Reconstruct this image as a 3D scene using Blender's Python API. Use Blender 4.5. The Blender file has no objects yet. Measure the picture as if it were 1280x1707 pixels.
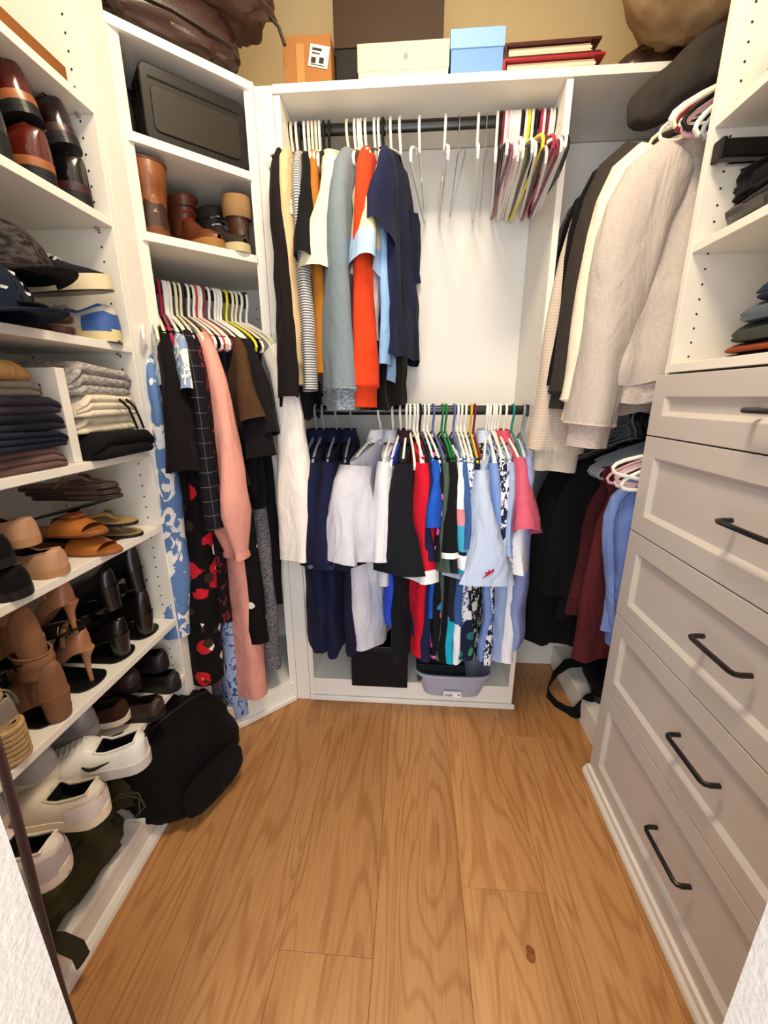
import bpy, bmesh, math, random
from mathutils import Vector, Matrix, noise
from math import sin, cos, pi, radians, sqrt, atan2, exp

scn = bpy.context.scene
COL = scn.collection
# ------------------------------------------------------------------ camera
CAMPOS = Vector((0.0, 0.0, 1.262))
YAW, PITCH, ROLL, FPX = -0.0735, 0.278, 0.003, 675.4
def cam_axes():
    cy, sy, cp, sp = cos(YAW), sin(YAW), cos(PITCH), sin(PITCH)
    fwd = Vector((sy*cp, cy*cp, -sp)); right = Vector((cy, -sy, 0)); down = fwd.cross(right)
    r = right*cos(ROLL) + down*sin(ROLL); d = down*cos(ROLL) - right*sin(ROLL)
    return r, d, fwd
CR, CD, CF = cam_axes()
camd = bpy.data.cameras.new('camera'); cam = bpy.data.objects.new('camera', camd); COL.objects.link(cam)
camd.sensor_fit = 'VERTICAL'; camd.sensor_height = 24.0; camd.lens = FPX*24.0/1707.0
camd.clip_start = 0.01; camd.clip_end = 50
cam.matrix_world = Matrix(((CR.x, -CD.x, -CF.x, CAMPOS.x), (CR.y, -CD.y, -CF.y, CAMPOS.y), (CR.z, -CD.z, -CF.z, CAMPOS.z), (0, 0, 0, 1)))
scn.camera = cam
# ------------------------------------------------------------------ world, lamps, exposure
w = bpy.data.worlds.new('world'); scn.world = w; w.use_nodes = True
w.node_tree.nodes['Background'].inputs[0].default_value = (0.86, 0.93, 1.0, 1)
w.node_tree.nodes['Background'].inputs[1].default_value = 0.75
def area(name, loc, rot, sx, sy, power, col):
    l = bpy.data.lights.new(name, 'AREA'); l.shape = 'RECTANGLE'; l.size = sx; l.size_y = sy; l.energy = power; l.color = col
    o = bpy.data.objects.new(name, l); COL.objects.link(o); o.location = loc; o.rotation_euler = rot
    return o
area('ceiling_lamp_light', (0.0, 0.62, 2.66), (0, 0, 0), 0.38, 0.38, 20, (1.0, 0.82, 0.57))
area('doorway_daylight', (0.0, -0.7, 1.25), (radians(90), 0, 0), 1.3, 2.1, 25, (0.92, 0.95, 1.0))
scn.view_settings.view_transform = 'Standard'; scn.view_settings.look = 'None'
scn.view_settings.exposure = 0.38; scn.view_settings.gamma = 1.0; scn.view_settings.use_curve_mapping = False

# ------------------------------------------------------------------ helpers
def lin(c): return tuple((v/12.92 if v <= 0.04045 else ((v+0.055)/1.055)**2.4) for v in c)
def hx(s):
    s = s.lstrip('#'); return lin(tuple(int(s[i:i+2], 16)/255 for i in (0, 2, 4))) + (1.0,)
MATS = {}
def nmat(name):
    m = bpy.data.materials.new(name); m.use_nodes = True; nt = m.node_tree
    return m, nt, nt.nodes['Principled BSDF']
def mat(col, rough=0.6, metal=0.0, bump=0.0, bscale=200.0, coat=0.0, var=0.0, vscale=8.0, sheen=0.0, trans=0.0, stretch=(1, 1, 1)):
    key = (col, rough, metal, bump, bscale, coat, var, vscale, sheen, trans, stretch)
    if key in MATS: return MATS[key]
    m, nt, b = nmat('surface_' + col.strip('#')); c = hx(col)
    b.inputs['Base Color'].default_value = c; b.inputs['Roughness'].default_value = rough; b.inputs['Metallic'].default_value = metal
    b.inputs['Specular IOR Level'].default_value = 0.5 if (coat >= 0.2 or metal) else 0.28
    b.inputs['Coat Weight'].default_value = coat; b.inputs['Coat Roughness'].default_value = 0.15
    b.inputs['Sheen Weight'].default_value = sheen; b.inputs['Transmission Weight'].default_value = trans
    tc = nt.nodes.new('ShaderNodeTexCoord'); mp = nt.nodes.new('ShaderNodeMapping'); mp.inputs['Scale'].default_value = stretch
    nt.links.new(tc.outputs['Object'], mp.inputs['Vector'])
    if var > 0:
        n = nt.nodes.new('ShaderNodeTexNoise'); n.inputs['Scale'].default_value = vscale; n.inputs['Detail'].default_value = 4
        nt.links.new(mp.outputs[0], n.inputs['Vector'])
        r = nt.nodes.new('ShaderNodeValToRGB'); r.color_ramp.elements[0].position = 0.3; r.color_ramp.elements[1].position = 0.7
        r.color_ramp.elements[0].color = tuple(x*(1-var) for x in c[:3]) + (1,)
        r.color_ramp.elements[1].color = tuple(min(1, x*(1+var*0.6)) for x in c[:3]) + (1,)
        nt.links.new(n.outputs[0], r.inputs[0]); nt.links.new(r.outputs[0], b.inputs['Base Color'])
    if bump > 0:
        n2 = nt.nodes.new('ShaderNodeTexNoise'); n2.inputs['Scale'].default_value = bscale; n2.inputs['Detail'].default_value = 3
        nt.links.new(mp.outputs[0], n2.inputs['Vector'])
        bp = nt.nodes.new('ShaderNodeBump'); bp.inputs['Strength'].default_value = bump; bp.inputs['Distance'].default_value = 0.002
        nt.links.new(n2.outputs[0], bp.inputs['Height']); nt.links.new(bp.outputs[0], b.inputs['Normal'])
    MATS[key] = m; return m
def crumple(m, strength=0.8, scale=12.0):
    nt = m.node_tree; b = nt.nodes['Principled BSDF']; b.inputs['Specular IOR Level'].default_value = 0.18
    tc = nt.nodes.new('ShaderNodeTexCoord'); mp = nt.nodes.new('ShaderNodeMapping'); mp.inputs['Scale'].default_value = (1, 1, 0.45)
    n = nt.nodes.new('ShaderNodeTexNoise'); n.inputs['Scale'].default_value = scale; n.inputs['Detail'].default_value = 3; n.inputs['Distortion'].default_value = 0.8
    bp = nt.nodes.new('ShaderNodeBump'); bp.inputs['Strength'].default_value = strength; bp.inputs['Distance'].default_value = 0.02
    nt.links.new(tc.outputs['Object'], mp.inputs[0]); nt.links.new(mp.outputs[0], n.inputs['Vector']); nt.links.new(n.outputs[0], bp.inputs['Height'])
    old = b.inputs['Normal'].links
    if old: nt.links.new(bp.outputs[0], old[0].from_node.inputs['Normal'])
    else: nt.links.new(bp.outputs[0], b.inputs['Normal'])
    m['crumpled'] = 1
def cloth(col, var=0.12, rough=0.9, vscale=14):
    m = mat(col, rough, 0, 0.35, 421, 0, var, vscale, 0.02)
    if not m.get('crumpled'): crumple(m)
    return m
def leather(col, rough=0.35, coat=0.2, var=0.25): return mat(col, rough, 0, 0.25, 160, coat, var, 12)
def plastic(col, rough=0.35): return mat(col, rough, 0, 0.0, 100, 0.1)

def pattern_mat(kind, bg, cols, scale=20.0, thr=0.5, bands=None):
    key = ('pat', kind, bg, tuple(cols), scale, thr, bands)
    if key in MATS: return MATS[key]
    m, nt, b = nmat('printed_' + kind + '_' + bg.strip('#')); L = nt.links.new; N = nt.nodes.new
    b.inputs['Roughness'].default_value = 0.85
    tc = N('ShaderNodeTexCoord'); src = tc.outputs['Object']
    def mix(fac, a, c):
        x = N('ShaderNodeMix'); x.data_type = 'RGBA'
        L(fac, x.inputs[0])
        if isinstance(a, str): x.inputs[6].default_value = hx(a)
        else: L(a, x.inputs[6])
        if isinstance(c, str): x.inputs[7].default_value = hx(c)
        else: L(c, x.inputs[7])
        return x.outputs[2]
    def step(v, lo, hi, inv=False):
        r = N('ShaderNodeMapRange'); r.inputs[1].default_value = lo; r.inputs[2].default_value = hi
        r.inputs[3].default_value = 1 if inv else 0; r.inputs[4].default_value = 0 if inv else 1; L(v, r.inputs[0]); return r.outputs[0]
    def mathn(op, a, c=None):
        x = N('ShaderNodeMath'); x.operation = op
        if hasattr(a, 'links'): L(a, x.inputs[0])
        else: x.inputs[0].default_value = a
        if c is not None:
            if hasattr(c, 'links'): L(c, x.inputs[1])
            else: x.inputs[1].default_value = c
        return x.outputs[0]
    out = None
    if kind == 'flower':
        nz = N('ShaderNodeTexNoise'); nz.inputs['Scale'].default_value = scale*3.2; L(src, nz.inputs['Vector'])
        out = bg
        for i, (c1, c2) in enumerate(cols):
            mp = N('ShaderNodeMapping'); mp.inputs['Location'].default_value = (i*3.7, i*1.3, i*5.1); L(src, mp.inputs['Vector'])
            v = N('ShaderNodeTexVoronoi'); v.inputs['Scale'].default_value = scale*(1+0.25*i); v.inputs['Randomness'].default_value = 0.8; L(mp.outputs[0], v.inputs['Vector'])
            d = mathn('ADD', v.outputs['Distance'], mathn('MULTIPLY', nz.outputs[0], 0.28))
            sep = N('ShaderNodeSeparateColor'); L(v.outputs['Color'], sep.inputs[0])
            keep = step(sep.outputs[0], thr, thr+0.01)
            fac = mathn('MULTIPLY', step(d, 0.44, 0.47, True), keep)
            out = mix(fac, out, c1)
            out = mix(mathn('MULTIPLY', step(d, 0.17, 0.19, True), keep), out, c2)
    elif kind == 'blotch':
        out = bg
        for i, c1 in enumerate(cols):
            mp = N('ShaderNodeMapping'); mp.inputs['Location'].default_value = (i*3.7, i*1.3, i*5.1); mp.inputs['Scale'].default_value = (1, 1, 0.7); L(src, mp.inputs['Vector'])
            nz = N('ShaderNodeTexNoise'); nz.inputs['Scale'].default_value = scale; nz.inputs['Detail'].default_value = 3; nz.inputs['Distortion'].default_value = 1.2
            L(mp.outputs[0], nz.inputs['Vector'])
            out = mix(step(nz.outputs[0], thr, thr+0.02), out, c1)
    elif kind == 'stripe_h':
        sp = N('ShaderNodeSeparateXYZ'); L(src, sp.inputs[0])
        s = mathn('SINE', mathn('MULTIPLY', sp.outputs[2], scale)); out = mix(step(s, thr-0.05, thr+0.05), bg, cols[0])
    elif kind == 'plaid':
        sp = N('ShaderNodeSeparateXYZ'); L(src, sp.inputs[0])
        s = mathn('SINE', mathn('MULTIPLY', sp.outputs[2], scale)); s2 = mathn('SINE', mathn('MULTIPLY', sp.outputs[1], scale*1.3))
        out = mix(step(s, thr, thr+0.05), bg, cols[0]); out = mix(step(s2, thr, thr+0.05), out, cols[0])
    elif kind == 'bands':
        sp = N('ShaderNodeSeparateXYZ'); L(src, sp.inputs[0])
        r = N('ShaderNodeValToRGB'); r.color_ramp.interpolation = 'CONSTANT'
        els = r.color_ramp.elements; els[0].position = 0; els[0].color = hx(bands[0][1])
        els[1].position = bands[1][0]; els[1].color = hx(bands[1][1])
        for p_, c_ in bands[2:]:
            e = els.new(p_); e.color = hx(c_)
        L(mathn('MULTIPLY', sp.outputs[2], -1.0), r.inputs[0]); out = r.outputs[0]
    elif kind == 'heather':
        mp = N('ShaderNodeMapping'); mp.inputs['Scale'].default_value = (1, 1, 2.2); L(src, mp.inputs['Vector'])
        nz = N('ShaderNodeTexNoise'); nz.inputs['Scale'].default_value = scale; nz.inputs['Detail'].default_value = 5; L(mp.outputs[0], nz.inputs['Vector'])
        out = mix(step(nz.outputs[0], 0.4, 0.62), bg, cols[0])
    L(out, b.inputs['Base Color'])
    n2 = N('ShaderNodeTexNoise'); n2.inputs['Scale'].default_value = 400; L(src, n2.inputs['Vector'])
    bp = N('ShaderNodeBump'); bp.inputs['Strength'].default_value = 0.3; bp.inputs['Distance'].default_value = 0.002
    L(n2.outputs[0], bp.inputs['Height']); L(bp.outputs[0], b.inputs['Normal'])
    crumple(m, 0.6); MATS[key] = m; return m

class MB:
    def __init__(s): s.v = []; s.f = []
    def add(s, vs, fs):
        o = len(s.v); s.v += [tuple(v) for v in vs]; s.f += [tuple(i+o for i in f) for f in fs]; return s
    def box(s, x0, y0, z0, x1, y1, z1):
        vs = [(x0,y0,z0),(x1,y0,z0),(x1,y1,z0),(x0,y1,z0),(x0,y0,z1),(x1,y0,z1),(x1,y1,z1),(x0,y1,z1)]
        return s.add(vs, [(0,3,2,1),(4,5,6,7),(0,1,5,4),(1,2,6,5),(2,3,7,6),(3,0,4,7)])
    def prism(s, pts, z0, z1):
        n = len(pts); vs = [(p[0], p[1], z0) for p in pts] + [(p[0], p[1], z1) for p in pts]
        a = sum(pts[i][0]*pts[(i+1) % n][1]-pts[(i+1) % n][0]*pts[i][1] for i in range(n))
        fs = [tuple(range(n))[::-1], tuple(range(n, 2*n))] + [(i, (i+1) % n, n+(i+1) % n, n+i) for i in range(n)]
        if a < 0: fs = [f[::-1] for f in fs]
        return s.add(vs, fs)
    def rings(s, rings, closed=True, cap0=True, cap1=True):
        n = len(rings[0]); o = len(s.v)
        for r in rings: s.v += [tuple(p) for p in r]
        m = n if closed else n-1
        for i in range(len(rings)-1):
            for j in range(m):
                a = o+i*n+j; b = o+i*n+(j+1) % n
                s.f.append((a, b, b+n, a+n))
        if cap0: s.f.append(tuple(o+j for j in range(n))[::-1])
        if cap1: s.f.append(tuple(o+(len(rings)-1)*n+j for j in range(n)))
        return s
    def tube(s, path, r, n=8, closed=False, flat=1.0, up=None):
        P = [Vector(p) for p in path]; k = len(P); R = r if hasattr(r, '__len__') else [r]*k
        rings = []; prev = None
        for i in range(k):
            if closed: t = (P[(i+1) % k]-P[i-1])
            else: t = P[min(i+1, k-1)]-P[max(i-1, 0)]
            t.normalize()
            if up is not None: ref = Vector(up)
            else: ref = prev if prev is not None else (Vector((0, 0, 1)) if abs(t.z) < 0.9 else Vector((1, 0, 0)))
            u = ref - t*ref.dot(t)
            if u.length < 1e-6: u = t.orthogonal()
            u.normalize(); prev = u.copy(); v = t.cross(u)
            rings.append([P[i]+u*(cos(2*pi*j/n)*R[i])+v*(sin(2*pi*j/n)*R[i]*flat) for j in range(n)])
        if closed: rings.append(rings[0]); return s.rings(rings, True, False, False)
        return s.rings(rings)
    def xf(s, M):
        s.v = [tuple(M @ Vector(v)) for v in s.v]; return s
    def build(s, name, m, parent=None, smooth=True, bevel=0.0, angle=0.7):
        me = bpy.data.meshes.new(name); me.from_pydata(s.v, [], s.f); me.update()
        if smooth:
            me.polygons.foreach_set('use_smooth', [True]*len(me.polygons))
        o = bpy.data.objects.new(name, me); COL.objects.link(o)
        if m is not None: me.materials.append(m)
        if smooth: me.set_sharp_from_angle(angle=angle)
        if bevel > 0:
            b = o.modifiers.new('bevel', 'BEVEL'); b.width = bevel; b.segments = 2; b.limit_method = 'ANGLE'; b.harden_normals = False
        if parent: o.parent = parent
        return o
def tag(o, label=None, cat=None, group=None, kind=None):
    if label: o['label'] = label
    if cat: o['category'] = cat
    if group: o['group'] = group
    if kind: o['kind'] = kind
    return o
def thing(name, label, cat, loc=(0, 0, 0), rz=0.0, group=None, kind=None, rot=None):
    o = bpy.data.objects.new(name, None); COL.objects.link(o); o.location = loc
    o.rotation_euler = rot if rot else (0, 0, rz); o.empty_display_size = 0.05
    return tag(o, label, cat, group, kind)
def on(px, py, ax, val):           # where the sight line to a point of the photo meets the real plane  axis = val
    d = CR*((px-640)/FPX) + CD*((py-853.5)/FPX) + CF
    return CAMPOS + d*((val-CAMPOS[ax])/d[ax])
def copy_tree(o, parent=None):
    c = o.copy(); COL.objects.link(c)
    if parent: c.parent = parent
    for ch in list(o.children): copy_tree(ch, c)
    return c
def sgn(x): return 1 if x >= 0 else -1
def spow(x, p): return sgn(x)*abs(x)**p

# ------------------------------------------------------------------ shared materials
WHITE = mat('#f1ece2', 0.42, 0, 0.0, 100, 0.05)
MELA = mat('#efeae0', 0.45)
PANELB = mat('#efece6', 0.5)
WALLM = mat('#d3bb8c', 0.9, 0, 0.5, 90)
JAMBM = mat('#e9e5de', 0.85, 0, 0.8, 130)
DRAWM = mat('#cfc8c2', 0.42)
BLACKM = mat('#0b0b0c', 0.32, 0, 0, 100, 0.2)
BLACKP = plastic('#111113', 0.4)
CHROME = mat('#b9b9bb', 0.25, 1.0)
DARKHOLE = mat('#2a2622', 0.8)

# ------------------------------------------------------------------ structure
XL, XR, YB = -1.085, 0.975, 1.765
def slab(name, b, m):
    o = MB().box(*b).build(name, m, None, False); tag(o, kind='structure'); return o
slab('wall_back', (XL-0.1, YB+0.012, -0.05, XR+0.1, YB+0.1, 2.8), WALLM)
slab('wall_left', (XL-0.1, 0.10, -0.05, XL-0.004, YB+0.012, 2.8), WALLM)
slab('wall_right', (XR+0.004, 0.10, -0.05, XR+0.1, YB+0.012, 2.8), WALLM)
slab('wall_front_left', (XL-0.1, 0.12, 0.0, -0.373, 0.255, 2.8), JAMBM)
slab('wall_front_right', (0.297, 0.12, 0.0, XR+0.1, 0.255, 2.8), JAMBM)
slab('ceiling', (XL-0.1, 0.10, 2.74, XR+0.1, YB+0.1, 2.8), mat('#efe9dc', 0.9))

# floor: planks
def plank_material():
    m, nt, b = nmat('oak_plank'); L = nt.links.new; N = nt.nodes.new
    tc = N('ShaderNodeTexCoord'); oi = N('ShaderNodeObjectInfo')
    mp = N('ShaderNodeMapping'); mp.inputs['Scale'].default_value = (1, 0.13, 1); L(tc.outputs['Object'], mp.inputs['Vector'])
    ad = N('ShaderNodeVectorMath'); ad.operation = 'ADD'
    cx = N('ShaderNodeCombineXYZ'); ml = N('ShaderNodeMath'); ml.operation = 'MULTIPLY'; ml.inputs[1].default_value = 40
    L(oi.outputs['Random'], ml.inputs[0]); L(ml.outputs[0], cx.inputs[1]); L(ml.outputs[0], cx.inputs[2])
    L(mp.outputs[0], ad.inputs[0]); L(cx.outputs[0], ad.inputs[1])
    n1 = N('ShaderNodeTexNoise'); n1.inputs['Scale'].default_value = 7; n1.inputs['Detail'].default_value = 1.5; n1.inputs['Distortion'].default_value = 0.3; L(ad.outputs[0], n1.inputs['Vector'])
    # cathedral rings: sine of the noise field
    s1 = N('ShaderNodeMath'); s1.operation = 'MULTIPLY'; s1.inputs[1].default_value = 95; L(n1.outputs[0], s1.inputs[0])
    s2 = N('ShaderNodeMath'); s2.operation = 'SINE'; L(s1.outputs[0], s2.inputs[0])
    mp2 = N('ShaderNodeMapping'); mp2.inputs['Scale'].default_value = (1, 0.05, 1); L(tc.outputs['Object'], mp2.inputs['Vector'])
    n2 = N('ShaderNodeTexNoise'); n2.inputs['Scale'].default_value = 130; n2.inputs['Detail'].default_value = 5; L(mp2.outputs[0], n2.inputs['Vector'])
    n3 = N('ShaderNodeTexNoise'); n3.inputs['Scale'].default_value = 5; n3.inputs['Detail'].default_value = 2; L(ad.outputs[0], n3.inputs['Vector'])
    r = N('ShaderNodeValToRGB'); e = r.color_ramp.elements
    e[0].position = 0.3; e[0].color = hx('#b17c48'); e[1].position = 0.75; e[1].color = hx('#c9955e')
    L(n3.outputs[0], r.inputs[0])
    def mulmix(fac_src, lo, hi, col, prev, amt):
        mr = N('ShaderNodeMapRange'); mr.inputs[1].default_value = lo; mr.inputs[2].default_value = hi; mr.inputs[3].default_value = 0; mr.inputs[4].default_value = amt
        L(fac_src, mr.inputs[0]); x = N('ShaderNodeMix'); x.data_type = 'RGBA'; x.blend_type = 'MULTIPLY'; L(mr.outputs[0], x.inputs[0]); L(prev, x.inputs[6]); x.inputs[7].default_value = hx(col); return x.outputs[2]
    c = mulmix(s2.outputs[0], 0.3, 1.0, '#b98c5e', r.outputs[0], 0.34)
    c = mulmix(n2.outputs[0], 0.45, 0.8, '#a5784a', c, 0.4)
    # per plank tone
    hs = N('ShaderNodeHueSaturation'); mr = N('ShaderNodeMapRange'); mr.inputs[3].default_value = 0.86; mr.inputs[4].default_value = 1.12
    L(oi.outputs['Random'], mr.inputs[0]); L(mr.outputs[0], hs.inputs['Value']); L(c, hs.inputs['Color'])
    L(hs.outputs[0], b.inputs['Base Color'])
    b.inputs['Roughness'].default_value = 0.42
    bp = N('ShaderNodeBump'); bp.inputs['Strength'].default_value = 0.15; bp.inputs['Distance'].default_value = 0.001
    L(n2.outputs[0], bp.inputs['Height']); L(bp.outputs[0], b.inputs['Normal'])
    return m
PLANK = plank_material()
floor = thing('floor', None, None, (0, 0, 0), kind='structure')
MB().box(XL-0.1, -1.3, -0.05, XR+0.1, YB+0.1, -0.008).build('subfloor', mat('#6b4a2c', 0.9), floor, False)
seams = [0.147+0.2225*k for k in range(-6, 5)]
joints = {0: (0.78, -0.44), -1: (1.62, -0.1), -2: (0.62, -0.6), -3: (1.32, -0.35), 1: (1.3, 0.08), -4: (1.5, 0.3), 2: (0.9, -0.3), 3: (1.2, 0), -5: (0.7, -.5), -6: (1.1, -.1)}
for i in range(len(seams)-1):
    k = i-6; js = sorted([-1.3] + list(joints.get(k, (0.5, -0.7))) + [YB+0.1])
    for a, b2 in zip(js[:-1], js[1:]):
        x0, x1 = seams[i], seams[i+1]
        g = 0.0003
        o = MB().box(-(x1-x0)/2+g, 0+g, -0.008, (x1-x0)/2-g, (b2-a)-g, 0.0).build('plank', PLANK, floor, False, bevel=0.0005)
        o.location = ((x0+x1)/2, a, 0)
# a knot in the plank at the front right
MB().add([(0.011*cos(t*pi/6)*(1+0.2*sin(t*2)), 0.017*sin(t*pi/6), 0) for t in range(12)], [tuple(range(12))]).build('knot', mat('#8a5426', 0.6, 0, 0, 100, 0, 0.5, 80), floor, False).location = on(884, 1590, 2, 0.0006)

# ------------------------------------------------------------------ left shoe cabinet
SHZ = {'A': 1.900, 'B': 1.673, 'C': 1.384, 'D': 1.109, 'E': 0.884, 'F': 0.571, 'G': 0.363}
T = 0.0095
def pegs(parent, pts, axis, r=0.0028):
    m = MB()
    for p in pts:
        vs = []
        for k in range(6):
            a = k*pi/3
            q = [p[0], p[1], p[2]]
            i, j = [t for t in range(3) if t != axis]
            q[i] += r*cos(a); q[j] += r*sin(a); vs.append(q)
        m.add(vs, [tuple(range(6))])
    tag(m.build('peg_holes', DARKHOLE, parent, False), kind='stuff')
sc = thing('shoe_cabinet', 'white open shelf unit along the left wall filled with shoes and folded clothes', 'shelving', (-0.9, 0.7, 0))
sc_m = Matrix.Translation((0.9, -0.7, 0))
def scb(name, b, m=WHITE, bev=0.0012): return MB().box(*b).xf(sc_m).build(name, m, sc, False, bevel=bev)
Y0L, Y1L, XF = 0.262, 1.10, -0.748
scb('side_panel', (XL, Y1L, 0, XF, Y1L+0.019, 2.45)); scb('side_panel', (XL, Y0L, 0, XF, Y0L+0.019, 2.45))
scb('back_panel', (XL, Y0L+0.019, 0.1, XL+0.006, Y1L, 2.45), PANELB)
for k, z in SHZ.items(): scb('shelf', (XL+0.006, Y0L+0.02, z-T, XF, Y1L-0.001, z+T))
scb('bottom_deck', (XL+0.006, Y0L+0.019, 0.085, XF, Y1L, 0.104))
scb('toe_kick', (XF-0.02, Y0L, 0, XF-0.003, Y1L+0.09, 0.085))
MB().add([(XF-0.002, Y0L, 0), (XF+0.014, Y0L, 0), (XF+0.012, Y0L, 0.014), (XF+0.004, Y0L, 0.028), (XF-0.002, Y0L, 0.03),
          (XF-0.002, 1.19, 0), (XF+0.014, 1.19, 0), (XF+0.012, 1.19, 0.014), (XF+0.004, 1.19, 0.028), (XF-0.002, 1.19, 0.03)],
         [(4, 3, 2, 1, 0), (5, 6, 7, 8, 9), (0, 1, 6, 5), (1, 2, 7, 6), (2, 3, 8, 7), (3, 4, 9, 8), (4, 0, 5, 9)]).xf(sc_m).build('shoe_moulding', WHITE, sc, False)
pts = []
for z in [0.15+0.032*i for i in range(70)]:
    if min(abs(z-q) for q in SHZ.values()) > 0.016:
        pts += [(XF-0.037, Y1L-0.0006, z), (XL+0.05, Y1L-0.0006, z)]
pegs(sc, [tuple(sc_m @ Vector(p)) for p in pts], 1)
cam_m = MB()
for z in SHZ.values(): cam_m.tube([(XF-0.037, Y1L-0.012, z-T-0.003), (XF-0.037, Y1L, z-T-0.003)], 0.004, 6)
tag(cam_m.xf(sc_m).build('shelf_pins', CHROME, sc), kind='stuff')

# ------------------------------------------------------------------ corner cabinet (45 degree face)
A = Vector((-0.749, 1.192, 0)); B = Vector((-0.491, 1.438, 0)); DG = (B-A).normalized(); NI = Vector((-DG.y, DG.x, 0))
cc = thing('corner_cabinet', 'white angled corner unit with two upper shelves and a black rod', 'shelving', (-0.85, 1.5, 0))
cc_m = Matrix.Translation((0.85, -1.5, 0))
def ccp(name, pts, z0, z1, m=WHITE, bev=0.0012): return MB().prism([(p[0], p[1]) for p in pts], z0, z1).xf(cc_m).build(name, m, cc, False, bevel=bev)
e = 0.018
ccp('side_panel', [A+NI*0.001, A+Vector((0, 0.018, 0))+DG*0.018, (XL+0.006, A.y+0.0, 0), (XL+0.006, A.y-0.018, 0), (A.x, A.y-0.018, 0)], 0, 2.45 if False else 2.14)
ccp('side_panel', [B, B-DG*0.018+NI*0.012, (B.x-0.012, YB-0.002, 0), (B.x+0.007, YB-0.002, 0), (B.x+0.007, B.y, 0)], 0, 2.14)
pent = [A+DG*0.02+NI*0.001, B-DG*0.02+NI*0.001, (B.x-0.014, YB-0.012, 0), (XL+0.008, YB-0.012, 0), (XL+0.008, A.y+0.002, 0)]
ccp('top_shelf', [A, B, (B.x+0.007, YB-0.002, 0), (XL+0.006, YB-0.002, 0), (XL+0.006, A.y, 0)], 2.119, 2.141)
for z in (1.905, 1.682): ccp('shelf', pent, z-0.011, z+0.011)
ccp('bottom_deck', pent, 0.085, 0.104)
ccp('toe_kick', [A+DG*0.012, B-DG*0.0, B-DG*0.0+NI*0.016, A+DG*0.012+NI*0.016], 0, 0.085)
ccp('shoe_moulding', [A+DG*0.012-NI*0.013, B-NI*0.013, B, A+DG*0.012], 0, 0.026, WHITE, 0.006)
ccp('back_panel', [(XL+0.006, YB-0.002, 0), (B.x-0.012, YB-0.002, 0), (B.x-0.012, YB-0.008, 0), (XL+0.006, YB-0.008, 0)], 0.1, 2.12, PANELB)
ccp('stile', [(XF-0.02, Y1L+0.019, 0), (XF, Y1L+0.019, 0), (XF, A.y, 0), (XF-0.02, A.y, 0)], 0, 2.45, WHITE)
ra = A+NI*0.135+DG*0.02; rb = B+NI*0.135-DG*0.018
def rod_mesh(p, q, z):
    m = MB(); m.tube([(p[0], p[1], z), (q[0], q[1], z)], 0.0165, 12, flat=0.62, up=(0, 0, 1)); return m
MBr = rod_mesh(ra, rb, 1.585).xf(cc_m); MBr.build('clothes_rod', BLACKM, cc)
ccp('rod_socket', [rb-DG*0.012-NI*0.016, rb+DG*0.004-NI*0.016, rb+DG*0.004+NI*0.016, rb-DG*0.012+NI*0.016], 1.56, 1.608, BLACKM)
pegs(cc, [tuple(cc_m @ (B-DG*0.019+NI*0.04+Vector((0, 0, 1.0+0.032*i)))) for i in range(18)], 1)

# ------------------------------------------------------------------ back hanging cabinet
bc = thing('hanging_cabinet', 'tall white double hanging unit in the middle of the back wall', 'wardrobe', (0.0, 1.6, 0))
bc_m = Matrix.Translation((0, -1.6, 0))
def bcb(name, b, m=WHITE, bev=0.0012): return MB().box(*b).xf(bc_m).build(name, m, bc, False, bevel=bev)
YF = 1.447; XA, XBk = -0.409, 0.408
bcb('filler_strip', (B.x+0.008, YF-0.006, 0, XA-0.02, YF+0.012, 2.13))
bcb('side_panel', (XA-0.019, YF, 0, XA, YB-0.002, 2.11)); bcb('side_panel', (XBk, YF, 0, XBk+0.019, YB-0.002, 2.11))
bcb('top_shelf', (XA-0.019, YF-0.004, 2.112, XBk+0.019, YB-0.002, 2.134))
bcb('back_panel', (XA, YB-0.008, 0.1, XBk, YB-0.002, 2.11), PANELB)
bcb('bottom_deck', (XA, YF, 0.085, XBk, YB-0.008, 0.104))
bcb('toe_kick', (XA, YF+0.002, 0, XBk, YF+0.016, 0.085))
bcb('shoe_moulding', (XA-0.02, YF-0.012, 0, XBk+0.03, YF-0.001, 0.024), WHITE, 0.005)
ZR1, ZR2, YR = 2.066, 1.213, 1.535
rod_mesh((XA, YR), (XBk, YR), ZR1).xf(bc_m).build('clothes_rod', BLACKM, bc)
rod_mesh((XA, YR), (XBk, YR), ZR2).xf(bc_m).build('clothes_rod', BLACKM, bc)
for x, s in ((XA, 1), (XBk, -1)):
    for z in (ZR1, ZR2): bcb('rod_socket', (min(x, x+0.012*s), YR-0.016, z-0.022, max(x, x+0.012*s), YR+0.016, z+0.02), BLACKM, 0.004)
pts = []
for z in [0.2+0.032*i for i in range(58)]:
    for x in (XA+0.0006, XBk-0.0006): pts += [(x, YF+0.037-1.6, z), (x, YB-0.05-1.6, z)]
pegs(bc, pts, 0, 0.0022)

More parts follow.
